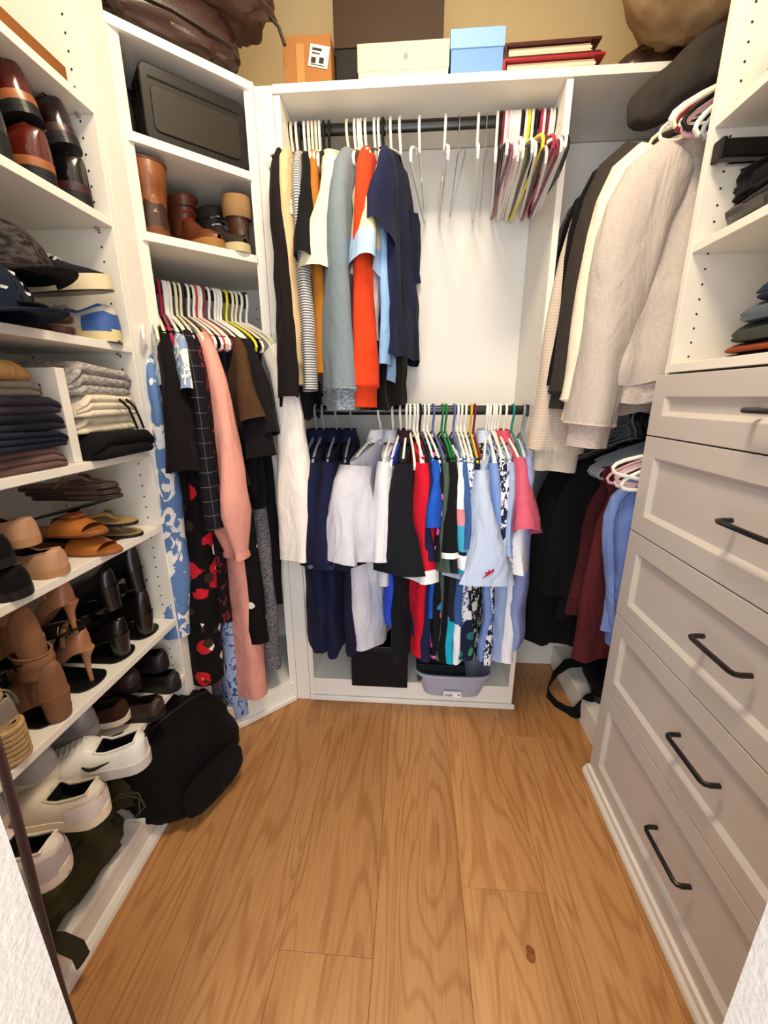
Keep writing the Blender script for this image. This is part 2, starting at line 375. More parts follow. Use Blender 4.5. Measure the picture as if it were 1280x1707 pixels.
# right alcove
rc = thing('side_hanging_cabinet', 'white hanging section in the right corner behind the drawer tower', 'wardrobe', (0.7, 1.5, 0))
rc_m = Matrix.Translation((-0.7, -1.5, 0))
def rcb(name, b, m=WHITE, bev=0.0012): return MB().box(*b).xf(rc_m).build(name, m, rc, False, bevel=bev)
rcb('top_shelf', (XBk+0.02, YF-0.004, 2.112, XR, YB-0.002, 2.134))
rcb('back_panel', (XBk+0.02, YB-0.008, 0, XR, YB-0.002, 2.11), PANELB)
rcb('bottom_deck', (0.70, 1.18, 0.085, XR, YB-0.01, 0.104)); rcb('toe_kick', (0.684, 1.18, 0, 0.70, YB-0.01, 0.104)); rcb('wall_panel', (XR-0.006, 1.18, 0.1, XR, YB-0.01, 2.11), PANELB)
XRR = 0.80; ZR3, ZR4 = 2.055, 1.19
rod_mesh((XRR, 1.177), (XRR, YB-0.01), ZR3).xf(rc_m).build('clothes_rod', BLACKM, rc)
rod_mesh((XRR, 1.177), (XRR, YB-0.01), ZR4).xf(rc_m).build('clothes_rod', BLACKM, rc)

# ------------------------------------------------------------------ drawer tower
dt = thing('drawer_tower', 'tall unit on the right with five taupe drawers below open shelves', 'drawer cabinet', (0.8, 0.74, 0))
dt_m = Matrix.Translation((-0.8, -0.74, 0))
def dtb(name, b, m=WHITE, bev=0.0012, parent=None): return MB().box(*b).xf(dt_m).build(name, m, parent or dt, False, bevel=bev)
TY0, TY1, TX = 0.322, 1.158, 0.645
dtb('side_panel', (TX, TY1-0.019, 0.0, XR, TY1, 2.6)); dtb('side_panel', (TX, TY0, 0.0, XR, TY0+0.019, 2.6))
dtb('back_panel', (XR-0.006, TY0+0.019, 0.1, XR, TY1-0.019, 2.6), PANELB)
dtb('drawer_top', (TX-0.012, TY0+0.019, 1.317, XR-0.006, TY1-0.019, 1.337))
for z in (1.594, 1.836): dtb('shelf', (TX+0.002, TY0+0.02, z-0.0095, XR-0.007, TY1-0.02, z+0.0095))
dtb('carcass', (TX+0.012, TY0+0.019, 0.05, XR-0.006, TY1-0.019, 1.31), MELA)
dtb('plinth', (TX-0.03, TY0-0.004, 0, TX, TY1, 0.04), WHITE, 0.001)
MB().add([(0.627, TY0, 0), (0.607, TY0, 0), (0.609, TY0, 0.012), (0.618, TY0, 0.026), (0.627, TY0, 0.03), (0.627, 1.166, 0), (0.607, 1.166, 0), (0.609, 1.166, 0.012), (0.618, 1.166, 0.026), (0.627, 1.166, 0.03)],
         [(0, 1, 2, 3, 4), (9, 8, 7, 6, 5), (5, 6, 1, 0), (6, 7, 2, 1), (7, 8, 3, 2), (8, 9, 4, 3)]).xf(dt_m).build('shoe_moulding', WHITE, dt, False)
pegs(dt, [tuple(dt_m @ Vector((x, TY1-0.0196, 1.356+0.0325*i))) for i in range(30) for x in (0.684, 0.93)], 1)
def drawer_front(z0, z1):
    m = MB(); y0, y1 = TY0+0.0015, TY1-0.0015; fx = 0.625; rw = 0.052; dp = 0.011; bv = 0.011
    # frame ring front face with a recessed panel and sloping bead
    o = [(fx, y0, z0), (fx, y1, z0), (fx, y1, z1), (fx, y0, z1)]
    i1 = [(fx, y0+rw, z0+rw), (fx, y1-rw, z0+rw), (fx, y1-rw, z1-rw), (fx, y0+rw, z1-rw)]
    i2 = [(fx+dp, y0+rw+bv, z0+rw+bv), (fx+dp, y1-rw-bv, z0+rw+bv), (fx+dp, y1-rw-bv, z1-rw-bv), (fx+dp, y0+rw+bv, z1-rw-bv)]
    bk = [(fx+0.019, p[1], p[2]) for p in o]
    fs = []
    for k in range(4):
        n = (k+1) % 4
        fs += [(k, 4+k, 4+n, n), (4+k, 8+k, 8+n, 4+n), (12+k, k, n, 12+n)]
    fs += [(11, 10, 9, 8), (12, 13, 14, 15)]
    fs = [f[::-1] for f in fs]
    return m.add(o+i1+i2+bk, fs).xf(dt_m)
def handle(zc):
    m = MB(); L_ = 0.064; yc = 0.742; x = 0.593
    pth = [(0.624, yc-L_, zc), (0.604, yc-L_, zc), (0.596, yc-L_+0.003, zc), (x, yc-L_+0.010, zc), (x, yc+L_-0.010, zc), (0.596, yc+L_-0.003, zc), (0.604, yc+L_, zc), (0.624, yc+L_, zc)]
    return m.tube(pth, 0.0056, 8, up=(0, 0, 1)).xf(dt_m)
gaps = [1.313, 1.159, 0.892, 0.625, 0.359, 0.034]; hz = [1.236, 1.026, 0.768, 0.508, 0.222]
for i in range(5):
    d = drawer_front(gaps[i+1]+0.0018, gaps[i]-0.0018).build('drawer', DRAWM, dt, False, bevel=0.0012)
    handle(hz[i]).build('handle', BLACKM, d)
pr = on(1168, 232, 1, 1.125)
o = thing('belt_rack', 'black pull-out bar fixed sideways inside the right tower under its upper shelf', 'rack', (TX+0.01, 1.115, 1.775))
MB().box(0, -0.012, -0.018, 0.31, 0.014, 0.018).build('rail', BLACKM, o, False, bevel=0.004)
MB().box(-0.008, -0.015, -0.021, 0.004, 0.017, 0.02).build('end_cap', BLACKP, o, False, bevel=0.003)
MB().box(0.03, 0.014, -0.02, 0.3, 0.0235, 0.02).build('mounting_plate', CHROME, o, False)


# ================================================================== clothes on hangers
def proj(p):
    d = Vector(p)-CAMPOS; z = d.dot(CF); return (640+FPX*d.dot(CR)/z, 853.5+FPX*d.dot(CD)/z)
def aim(H, px, lo, hi, r=0.2, dz=-0.16):       # heading of the hanger arm that comes towards the room
    best = None
    for i in range(121):
        a = lo+(hi-lo)*i/120; q = proj((H[0]+r*cos(a), H[1]+r*sin(a), H[2]+dz)); e_ = abs(q[0]-px)
        if best is None or e_ < best[0]: best = (e_, a)
    return best[1]
HC = {}
def hanger_meshes(style):
    if style in HC: return HC[style]
    r = {'plastic': 0.0044, 'wire': 0.0017, 'thick': 0.0056}[style]
    hook = MB(); R_ = 0.0205
    pth = [(R_*cos(radians(a)), 0, R_*sin(radians(a))) for a in range(-35, 181, 18)]
    pth += [(-R_*0.98, 0, -0.012), (-R_*0.72, 0, -0.028), (-0.004, 0, -0.045), (0, 0, -0.06), (0, 0, -0.078)]
    hook.tube(pth, r, 8, up=(0, 1, 0))
    fr = MB()
    if style == 'wire':
        half = [(0, -0.078), (0.03, -0.09), (0.12, -0.125), (0.195, -0.158), (0.207, -0.168), (0.2, -0.176), (0.1, -0.178)]
    else:
        half = [(0, -0.076), (0.018, -0.079), (0.05, -0.090), (0.10, -0.108), (0.15, -0.128), (0.185, -0.146), (0.203, -0.160), (0.209, -0.172), (0.203, -0.183), (0.185, -0.187), (0.1, -0.187)]
    loop = [(x, 0, z) for x, z in half]+[(0, 0, half[-1][1])]+[(-x, 0, z) for x, z in half[::-1][:-1]]
    fr.tube(loop, r, 8, closed=True, up=(0, 1, 0))
    if style != 'wire':   # the small dress notches under the shoulders
        for s in (-1, 1): fr.tube([(s*0.075, 0, -0.101), (s*0.079, 0, -0.112), (s*0.087, 0, -0.114), (s*0.092, 0, -0.108)], r*0.7, 6, up=(0, 1, 0))
    a = hook.build('hook', None); b = fr.build('frame', None)
    ms = (a.data, b.data)
    for o in (a, b): bpy.data.objects.remove(o)
    HC[style] = ms; return ms
HCOL = {'white': '#f4f2ea', 'cream': '#eee6c8', 'black': '#131314', 'maroon': '#7c1f3c', 'magenta': '#b3234f', 'yellow': '#e9e22a', 'gold': '#e0b32c', 'green': '#1f7a45', 'teal': '#1c8a86',
        'blue': '#5c6aa8', 'grey': '#8f959c', 'silver': '#b8b8ba', 'pink': '#e9b9c6', 'brown': '#8a6a4a'}
def hanger(pos, head, color, label, group=None, style='plastic', tilt=0.0):
    o = thing('clothes_hanger', label, 'hanger', pos, 0, group); o.rotation_euler = (0, tilt, head+pi)
    hm, fm = hanger_meshes(style)
    m = mat(HCOL[color], 0.3, 1.0 if color == 'silver' else 0.0, 0, 100, 0.15)
    for nm, me in (('hook', hm), ('frame', fm)):
        key = (style, nm, color)
        if key not in HC:
            c = me.copy(); c.materials.append(m); HC[key] = c
        ch = bpy.data.objects.new(nm, HC[key]); COL.objects.link(ch); ch.parent = o
    return o
def smooth(t): t = max(0, min(1, t)); return t*t*(3-2*t)
def ztop(x): return -0.098-0.33*max(0, abs(x)-0.045)-(0.012 if abs(x) < 0.04 else 0)
def garment(name, label, cat, pos, head, m, sh=0.2, L=0.66, hem=0.22, tt=0.012, tb=0.03, sleeve=None, sl=0.22, sw=(0.08, 0.1), st=(0.02, 0.035), sm=None,
            ang=74, collar=None, cuff=None, A=0.008, nf=3.0, sd=0, sway=0.0, waist=None, hemband=None, straps=False, placket=None, group=None, swayx=0.0, both=True, hemm=None, top=0.0, gather=0.0):
    rnd = random.Random(sd*7+3); ph = rnd.random()*6; ph2 = rnd.random()*6
    o = thing(name, label, cat, pos, 0, group); o.rotation_euler = (0, 0, head+pi)
    K, na = 22, 36
    b = MB(); rings = []
    for k in range(K+1):
        f = (k/K)**1.15
        W = sh + (hem-sh)*smooth((f-0.12)/0.9)
        if sleeve is None: W *= 1-0.16*exp(-((f-0.14)/0.07)**2) if not straps else 1
        if straps and f < 0.16: W = 0.1+ (sh-0.1)*smooth(f/0.16)
        if waist: W *= 1-waist*exp(-((f-0.42)/0.16)**2)
        Tk = tt+(tb-tt)*smooth(f*1.3)
        Af = A*min(1, f*2.2)
        ring = []
        for j in range(na):
            a = 2*pi*j/na; cx, sx_ = cos(a), sin(a)
            x = W*spow(cx, 0.8)
            y = Tk*spow(sx_, 0.85)
            fold = sin(nf*x/0.2*pi*0.5+ph+f*1.3)*Af + 0.5*Af*sin(nf*1.9*x/0.2*pi*0.5+ph2)
            y += fold + sx_*Af*0.5*sin(nf*2.3*x/0.2+ph2*2)
            x *= 1+0.03*sin(f*9+ph)*f
            z0 = ztop(x)+top; z1 = -0.1-L+0.008*sin(x*30+ph)
            z = z0+(z1-z0)*f
            z += 0.004*noise.noise(Vector((x*12, y*12, f*8+sd)))
            y += 0.014*f*noise.noise(Vector((x*9+sd, f*6, 3)))
            ring.append((x+swayx*f*f, y+sway*f*f, z))
        rings.append(ring)
    b.rings(rings, True, True, False)
    b.build('body', m, o, True, angle=1.2)
    if hemband:
        hb = MB(); rr = []
        for q, e_ in ((0.0, 1.0), (0.0, 0.86), (hemband, 0.84)):
            src = rings[-1]; rr.append([(p[0]*(e_ if q or e_ < 1 else 1), p[1]*(e_ if e_ < 1 else 1), p[2]-q) for p in src])
        hb.rings(rr, True, False, False); hb.build('hem_band', hemm or m, o)
    if sleeve:
        for s in ((-1, 1) if both else (-1,)):
            a0 = radians(ang + rnd.uniform(-4, 4)); n = 10 if sleeve == 'long' else 6
            sx0 = s*(sh-0.05); z0 = ztop(sh-0.05)-0.035+top
            pth = []; 
            for k in range(n+1):
                t = k/n
                if sleeve == 'long':
                    aa = radians(ang-28+40*smooth(t*2.5)); 
                    if k == 0: px_, pz_ = sx0, z0
                    else: px_ += s*cos(aa)*sl/n; pz_ -= sin(aa)*sl/n
                else:
                    px_, pz_ = sx0+s*cos(a0)*sl*t, z0-sin(a0)*sl*t
                pth.append((px_, pz_))
            sb = MB(); rr = []
            for k in range(n+1):
                t = k/n; wv = sw[0]+(sw[1]-sw[0])*smooth(t)
                if sleeve == 'long': wv *= 1+0.06*sin(t*9+ph)
                tv = st[0]+(st[1]-st[0])*smooth(t)
                if gather and t > .8: wv *= 1-gather*smooth((t-.8)/.2); tv *= 1-gather*smooth((t-.8)/.2)
                q0 = pth[max(0, k-1)]; q1 = pth[min(n, k+1)]; dx, dz = q1[0]-q0[0], q1[1]-q0[1]; l_ = sqrt(dx*dx+dz*dz); dx /= l_; dz /= l_
                nx, nz_ = -dz*s, dx*s
                cr = []
                for j in range(18):
                    a = 2*pi*j/18
                    ww = wv*spow(cos(a), 0.9); th = tv*spow(sin(a), 0.9)
                    th += 0.4*st[1]*t*sin(ww*46+ph2+t*2)+0.006*noise.noise(Vector((ww*24, t*7, sd+s*2)))*(1 if j < 9 else -1)
                    if k in (0,): ww *= 0.75
                    ex = 0.004*noise.noise(Vector((ww*20, t*9, sd+s)))
                    cr.append((pth[k][0]+nx*ww+dx*ex, th+ex+sway*0.3*t+0.5*A*sin(t*5+ph), pth[k][1]+nz_*ww))
                rr.append(cr)
            sb.rings(rr, True, True, False); so = sb.build('sleeve', sm or m, o, True, angle=1.2)
            if cuff:
                cl, cs, cm = cuff
                e_ = rr[-1]; cxm = sum(p[0] for p in e_)/18; cym = sum(p[1] for p in e_)/18; czm = sum(p[2] for p in e_)/18
                def rg(sc_, off): return [(cxm+(p[0]-cxm)*sc_+dx*off, cym+(p[1]-cym)*sc_, czm+(p[2]-czm)*sc_+dz*off) for p in e_]
                MB().rings([rg(1.0, -0.006), rg(1.03, 0.0), rg(cs, 0.008), rg(cs*1.02, cl)], True, False, False).build('cuff', cm or m, so, True, angle=1.2)
    if collar:
        cb = MB(); rr = []
        for q, (r_, zz) in enumerate(((0.058, -0.112), (0.055, -0.075), (0.060, -0.068), (0.082, -0.108))):
            rr.append([(r_*cos(2*pi*j/20), tt*0.4+(r_*0.42)*sin(2*pi*j/20), zz+top-(0.02 if q == 3 else 0)*(1-cos(4*pi*j/20))*0.5) for j in range(20)])
        cb.rings(rr, True, False, False).build('collar', collar, o, True, angle=1.2)
    if placket:
        for z in (-0.15, -0.2): 
            MB().tube([(0.0, -tt-0.006, z), (0.0, -tt-0.010, z)], 0.005, 8).build('button', placket, o)
    # cloth flattens where it meets the back and side panels
    a_ = head+pi; ca, sa = cos(a_), sin(a_)
    todo = list(o.children)
    for ch in todo:
        todo += list(ch.children)
        for v in ch.data.vertices:
            wx = pos.x+v.co.x*ca-v.co.y*sa; wy = pos.y+v.co.x*sa+v.co.y*ca
            nx_ = max(XL+0.012, min(XR-0.01, wx)); ny_ = min(YB-0.012, wy)
            if nx_ != wx or ny_ != wy:
                dx_, dy_ = nx_-pos.x, ny_-pos.y; v.co.x = dx_*ca+dy_*sa; v.co.y = -dx_*sa+dy_*ca
    return o
RODS = {
 'B1': (lambda px: Vector((on(px, 205, 1, YR).x, YR, ZR1)), (-pi*0.5-1.0, -pi*0.5+1.0)),
 'B2': (lambda px: Vector((on(px, 683, 1, YR).x, YR, ZR2)), (-pi*0.5-1.0, -pi*0.5+1.0)),
 'C1': (lambda s: ra.lerp(rb, s)+Vector((0, 0, 1.585)), (atan2(-NI.y, -NI.x)-0.9, atan2(-NI.y, -NI.x)+0.9)),
 'R1': (lambda y: Vector((XRR, y, ZR3)), (pi-0.7, pi+0.7)),
 'R2': (lambda y: Vector((XRR, y, ZR4)), (pi-0.7, pi+0.7)),
}
HN = {'white': 'white plastic', 'cream': 'cream plastic', 'black': 'black plastic', 'maroon': 'maroon plastic', 'magenta': 'magenta plastic', 'yellow': 'yellow plastic', 'gold': 'golden yellow plastic',
      'green': 'green plastic', 'teal': 'teal plastic', 'blue': 'dusty blue plastic', 'grey': 'grey plastic', 'silver': 'thin silver wire', 'pink': 'pale pink plastic', 'brown': 'light brown plastic'}
WHERE = {'B1': 'upper rod of the middle unit', 'B2': 'lower rod of the middle unit', 'C1': 'rod of the left corner unit', 'R1': 'upper rod in the right corner', 'R2': 'lower rod in the right corner'}
GRP = {'B1': 'clothes on the upper middle rod', 'B2': 'clothes on the lower middle rod', 'C1': 'clothes on the corner rod', 'R1': 'clothes on the upper right rod', 'R2': 'clothes on the lower right rod'}
def hang(rod, s, near, hcol, short, name, label, cat, m, **kw):
    """a hanger on the rod and the garment on it; short: words that name the garment in the hanger's label"""
    f, (lo, hi) = RODS[rod]; H = f(s)
    head = aim(H, near, lo, hi) if near is not None else (lo+hi)/2
    if hcol:
        hanger(H, head, hcol, '%s hanger holding the %s' % (HN[hcol], short), 'hangers in use on the '+WHERE[rod], 'wire' if hcol == 'silver' else 'plastic')
    return garment(name, label, cat, H, head, m, sd=int(abs(H.x*7919+H.y*104729)) % 997, group=GRP[rod], **kw)
from mathutils.bvhtree import BVHTree
def badge(par, loc, size, col, name='embroidered_badge', pts=None):
    """a small flat mark sewn on the outer face of the near sleeve; loc = (sideways, height)"""
    pts = pts or [(cos(2*pi*k/14), sin(2*pi*k/14)) for k in range(14)]
    sl = [c for c in par.children if c.name.startswith('sleeve')]
    trees = [BVHTree.FromPolygons([v.co for v in c.data.vertices], [tuple(p.vertices) for p in c.data.polygons]) for c in sl]
    def surf(y, z):
        hits = [h[0].x for h in (t.ray_cast(Vector((-1, y, z)), Vector((1, 0, 0))) for t in trees) if h[0]]
        return min(hits) if hits else -0.3
    m = MB(); n = len(pts)
    Q = [(loc[0]-p[0]*size[0], loc[1]+p[1]*size[1]) for p in pts]; Q = [(surf(y, z), y, z) for y, z in Q]
    m.add([(x-0.003, y, z) for x, y, z in Q]+[(x-0.0004, y, z) for x, y, z in Q],
          [tuple(range(n)), tuple(range(n, 2*n))[::-1]]+[(i, (i+1) % n, n+(i+1) % n, n+i) for i in range(n)])
    return m.build(name, cloth(col, 0), par, False)

# ---- upper rod, middle unit (left to right)
BLK = cloth('#0d0d10'); NAVY = cloth('#171a38'); 
hang('B1', 480, 448, 'white', 'sleeveless black dress', 'dress', 'sleeveless black dress hanging against the left edge of the middle unit', 'dress', cloth('#08080a'), L=0.74, hem=0.25, sh=0.17)
hang('B1', 486, 466, 'cream', 'long black cardigan', 'cardigan', 'long black brown cardigan, its straight sleeve hanging over the white tunic', 'cardigan', cloth('#1a1314'), L=0.78, hem=0.2, sleeve='long', sl=0.66, sw=(0.07, 0.05), st=(0.022, 0.03))
hang('B1', 494, 480, 'white', 'tan sweater', 'sweater', 'tan long sleeved sweater with ribbed cuff between the black cardigan and the striped shirt', 'sweater', cloth('#d9b98c'), L=0.6, hem=0.2, sleeve='long', sl=0.56, sw=(0.07, 0.045), st=(0.02, 0.03), cuff=(0.06, 0.75, cloth('#cdb083')))
hang('B1', 500, 480, 'black', 'pale lace blouse', 'blouse', 'pale grey ruched short sleeved blouse at the shoulder of the tan sweater', 'blouse', pattern_mat('heather', '#d8d2c6', ['#a9a294'], 60), L=0.4, hem=0.19, sleeve='short', sl=0.18, sw=(0.06, 0.07), st=(0.015, 0.022))
hang('B1', 507, 498, 'white', 'striped knit shirt', 'shirt', 'grey and white finely striped knit shirt with long narrow sleeve', 'shirt', pattern_mat('stripe_h', '#5f6068', ['#dcd8d2'], 900, 0.2), L=0.66, hem=0.2, sleeve='long', sl=0.64, sw=(0.06, 0.045), st=(0.016, 0.022))
hang('B1', 514, 508, 'white', 'plain black top', 'top', 'plain black top squeezed between the striped shirt and the olive top', 'top', BLK, L=0.62, hem=0.2, sleeve='short', sl=0.3)
hang('B1', 520, 516, 'cream', 'olive top', 'top', 'olive brown top showing its shoulder behind the cream ruffled blouse', 'top', cloth('#6d5a2c'), L=0.5, hem=0.17, sh=0.17)
hang('B1', 526, 524, 'cream', 'mustard shirt', 'shirt', 'mustard brown long sleeved shirt hanging left of the denim shirt', 'shirt', cloth('#a96b22'), L=0.62, hem=0.18, sh=0.17, sleeve='long', sl=0.6, sw=(0.065, 0.05), st=(0.02, 0.026))
hang('B1', 532, 530, 'white', 'rust top', 'top', 'rust brown sleeveless top with only its shoulder in sight', 'top', cloth('#7e3b1a'), L=0.45, hem=0.18)
hang('B1', 539, 536, 'black', 'black velvet blouse', 'blouse', 'black velvet blouse under the rust brown shoulder', 'blouse', cloth('#141013', 0.2, 0.6), L=0.5, hem=0.18)
hang('B1', 548, 548, 'black', 'orange tank top', 'top', 'orange tank top peeking above the cream ruffled blouse', 'top', cloth('#c9662a'), L=0.4, hem=0.18)
g = hang('B1', 580, 548, 'cream', 'cream ruffled blouse', 'blouse', 'cream crinkled blouse with flared short sleeves, turned towards the room', 'blouse', cloth('#efe6c4', 0.1, 0.85, 30), L=0.42, hem=0.18, sh=0.22, sleeve='short', sl=0.30, sw=(0.07, 0.10), st=(0.035, 0.062), ang=84, A=0.018, tb=0.06, tt=0.03)
hang('B1', 592, 571, 'white', 'black blouse with flutter sleeve', 'blouse', 'black blouse with draped short sleeve left of the denim shirt', 'blouse', cloth('#15120f'), L=0.36, hem=0.17, sh=0.19, sleeve='short', sl=0.2, sw=(0.07, 0.09), st=(0.02, 0.03))
hang('B1', 598, 580, 'white', 'grey striped blouse', 'blouse', 'pale grey striped blouse with only a narrow edge in sight', 'blouse', pattern_mat('stripe_h', '#9c9a98', ['#d5cfc6'], 300, 0.0), L=0.5, hem=0.18)
hang('B1', 603, 572, 'white', 'denim shirt', 'shirt', 'washed grey blue denim shirt with a wide buttoned cuff', 'shirt', pattern_mat('heather', '#6f7c84', ['#7d898f'], 260), L=0.5, hem=0.2, sleeve='long', sl=0.64, sw=(0.07, 0.075), st=(0.03, 0.052), cuff=(0.06, 0.85, pattern_mat('heather', '#5f6c76', ['#8e999d'], 90)), A=0.006)
hang('B1', 610, 590, 'white', 'brown blouse', 'blouse', 'taupe brown blouse between the denim shirt and the orange red sweater', 'blouse', cloth('#8b6f58'), L=0.45, hem=0.18)
hang('B1', 625, 607, 'white', 'orange red sweater', 'sweater', 'orange red long sleeved sweater with ribbed cuff beside the denim shirt', 'sweater', cloth('#d8401c'), L=0.56, hem=0.2, sleeve='long', sl=0.63, sw=(0.07, 0.06), st=(0.025, 0.036), cuff=(0.06, 0.85, cloth('#c93a18')))
hang('B1', 632, 612, 'white', 'cream and pale blue tee', 'shirt', 'cream tee whose short sleeve shows a pale blue lining, left of the navy dress', 'shirt', cloth('#f0dfb0'), L=0.5, hem=0.18, sh=0.215, sleeve='short', sl=0.24, sw=(0.065, 0.08), st=(0.022, 0.036), cuff=(0.07, 1.04, cloth('#a9c2e6')))
hang('B1', 639, 618, 'black', 'pale pink blouse', 'blouse', 'pale pink blouse hanging in a narrow strip under the cream tee', 'blouse', cloth('#e9cdc6'), L=0.56, hem=0.17, sh=0.17, sleeve='long', sl=0.5, sw=(0.06, 0.05), st=(0.012, 0.016))
hang('B1', 645, 638, 'silver', 'sky blue shirt', 'shirt', 'sky blue shirt with only the sleeve end in sight below the pale pink blouse', 'shirt', cloth('#8fb4e0'), L=0.66, hem=0.17, sh=0.15, sleeve='long', sl=0.58, sw=(0.06, 0.05), st=(0.014, 0.018))
hang('B1', 652, 633, 'white', 'long black dress', 'dress', 'long black dress behind the navy tee dress, its hem near the lower rod', 'dress', cloth('#050506'), L=0.74, hem=0.22, A=0.012, tb=0.045)
hang('B1', 668, 642, 'white', 'navy tee dress', 'dress', 'dark navy short sleeved tee dress turned to show its gathered side', 'dress', cloth('#1c2140'), L=0.58, hem=0.24, sh=0.215, tb=0.035, sleeve='short', sl=0.22, sw=(0.08, 0.09), st=(0.02, 0.03), ang=74, waist=0.06, A=0.014, nf=4)
# free hangers on that rod
FREE = [(700, 686, 'white', 'plastic', 'first free white hanger to the right of the navy dress', None), (742, 746, 'white', 'plastic', 'second free white hanger right of the navy dress, seen edge on', None),
        (765, 775, 'silver', 'wire', 'silver wire hanger between the free white hangers', None), (797, 796, 'white', 'plastic', 'third free white hanger, left of the packed bunch of hangers', None),
        (811, 812, 'silver', 'wire', 'silver wire hanger just left of the packed bunch of hangers', None)]
for h, n_, c, st_, lb, g_ in FREE:
    H = RODS['B1'][0](h); hanger(H, aim(H, n_, *RODS['B1'][1]), c, lb, g_, st_)
BUNCH = [(829, 828, 'white'), (834, 838, 'black'), (838, 848, 'maroon'), (843, 845, 'white'), (847, 858, 'pink'), (851, 860, 'white'), (856, 864, 'white'), (861, 868, 'white'), (865, 872, 'white'), (870, 882, 'black'),
         (876, 888, 'white'), (880, 902, 'yellow'), (887, 893, 'white'), (893, 905, 'black'), (900, 922, 'magenta'), (906, 912, 'white'), (911, 930, 'maroon'), (916, 935, 'white'), (921, 941, 'white'), (926, 944, 'black'), (931, 946, 'black')]
BL = {'white': 'empty white plastic hanger in the packed bunch at the right end of the rod', 'black': 'empty black hanger in the packed bunch at the right end of the rod', 'maroon': 'empty maroon hanger in the packed bunch at the right end of the rod',
      'pink': 'empty pale pink hanger in the packed bunch', 'yellow': 'empty bright yellow hanger in the packed bunch', 'magenta': 'empty magenta hanger in the packed bunch'}
for h, n_, c in BUNCH:
    H = RODS['B1'][0](h); hanger(H, aim(H, n_, *RODS['B1'][1]), c, BL[c], 'empty hangers bunched at the right of the upper rod' if c in ('white', 'black', 'maroon') else None, 'plastic', random.Random(h).uniform(-0.06, 0.06))

# ---- lower rod, middle unit
PS = dict(sleeve='short', sl=0.36, sw=(0.085, 0.11), st=(0.03, 0.05), ang=82, L=0.79, hem=0.24, tb=0.04, tt=0.02, A=0.01)
for i, (h, n_, lb) in enumerate(((526, 508, 'navy polo shirt at the far left of the lower rod, half behind the white tunic'), (538, 522, 'navy polo shirt second from the left on the lower rod'),
                                 (560, 546, 'navy polo shirt third from the left, under the denim cuff'), (585, 575, 'navy polo shirt with a white oval badge beside the white polo'))):
    sh_ = ('leftmost navy polo', 'second navy polo', 'third navy polo', 'badged navy polo')[i]
    g = hang('B2', h, n_, 'grey', sh_, 'polo_shirt', lb, 'polo shirt', NAVY if i != 3 else cloth('#1b1830'), collar=NAVY, **(dict(PS, sh=0.15, sl=0.28, sw=(0.06, 0.07)) if i == 0 else PS))
    badge(g, (-0.024, -0.50), (0.009, 0.007), '#e8e8ee' if i == 3 else '#55586a')
WP = cloth('#cdccd6', 0.05)
g = hang('B2', 634, 592, 'white', 'large white polo', 'polo_shirt', 'white polo shirt with open collar, turned towards the room', 'polo shirt', WP, collar=cloth('#f0f0f2', 0.02), **dict(PS, st=(0.05, 0.095), sw=(0.1, 0.12), sl=0.32, L=0.78, hem=0.24, tb=0.07, sh=0.23))
g = hang('B2', 655, 640, 'white', 'second white polo', 'polo_shirt', 'white polo shirt half hidden between the large white polo and the black polo', 'polo shirt', cloth('#dddde4', 0.05), collar=WP, **dict(PS, L=0.5, sl=0.33))
hang('B2', 668, 652, 'white', 'royal blue shirt', 'shirt', 'royal blue shirt with only a hem corner in sight beside the white polo', 'shirt', cloth('#2c4fd0'), L=0.66, hem=0.22)
g = hang('B2', 678, 672, 'white', 'black polo', 'polo_shirt', 'black polo shirt with long wide sleeve, left of the red polo', 'polo shirt', cloth('#14161c'), collar=cloth('#2a1620'), **dict(PS, st=(0.035, 0.075), L=0.8, sh=0.22))
badge(g, (0.045, -0.53), (0.010, 0.004), '#e8e8ee')
hang('B2', 690, 706, 'white', 'red polo', 'polo_shirt', 'bright red polo shirt with a white sleeve band beside the black polo', 'polo shirt', cloth('#d3172e'), **dict(PS, sl=0.36, cuff=(0.04, 1.03, cloth('#f4f4f4', 0))))
hang('B2', 700, 716, 'black', 'navy polo behind the red one', 'polo_shirt', 'dark navy polo shirt in a narrow strip right of the red polo', 'polo shirt', cloth('#1b2244'), **dict(PS, sl=0.32, st=(0.02, 0.03)))
hang('B2', 707, 722, 'white', 'cobalt shirt', 'shirt', 'cobalt blue athletic shirt whose hem hangs above the grey bin', 'shirt', cloth('#1f56c0'), L=0.62, hem=0.23, sleeve='short')
hang('B2', 713, 732, 'white', 'black shirt with bright print', 'shirt', 'black shirt printed with blue, pink and green shapes', 'shirt', pattern_mat('flower', '#121318', [('#2f8fd0', '#1bb4c4'), ('#e25aa8', '#d8e04a')], 16, 0.45), **dict(PS, st=(0.02, 0.036), sl=0.32))
hang('B2', 722, 741, 'blue', 'dark green shirt', 'shirt', 'dark grey green shirt behind the brightly printed black shirt', 'shirt', cloth('#4a5a52'), **dict(PS, st=(0.016, 0.024)))
hang('B2', 737, 752, 'green', 'black polo with white tips', 'polo_shirt', 'black polo shirt with white edged sleeve on a green hanger', 'polo shirt', cloth('#101013'), **dict(PS, st=(0.022, 0.04), sl=0.3, cuff=(0.012, 1.02, cloth('#f4f4f4', 0))))
hang('B2', 743, 758, 'green', 'charcoal shirt', 'shirt', 'charcoal shirt whose long hem reaches down over the grey bin', 'shirt', cloth('#25252d'), **dict(PS, L=0.78, st=(0.02, 0.036)))
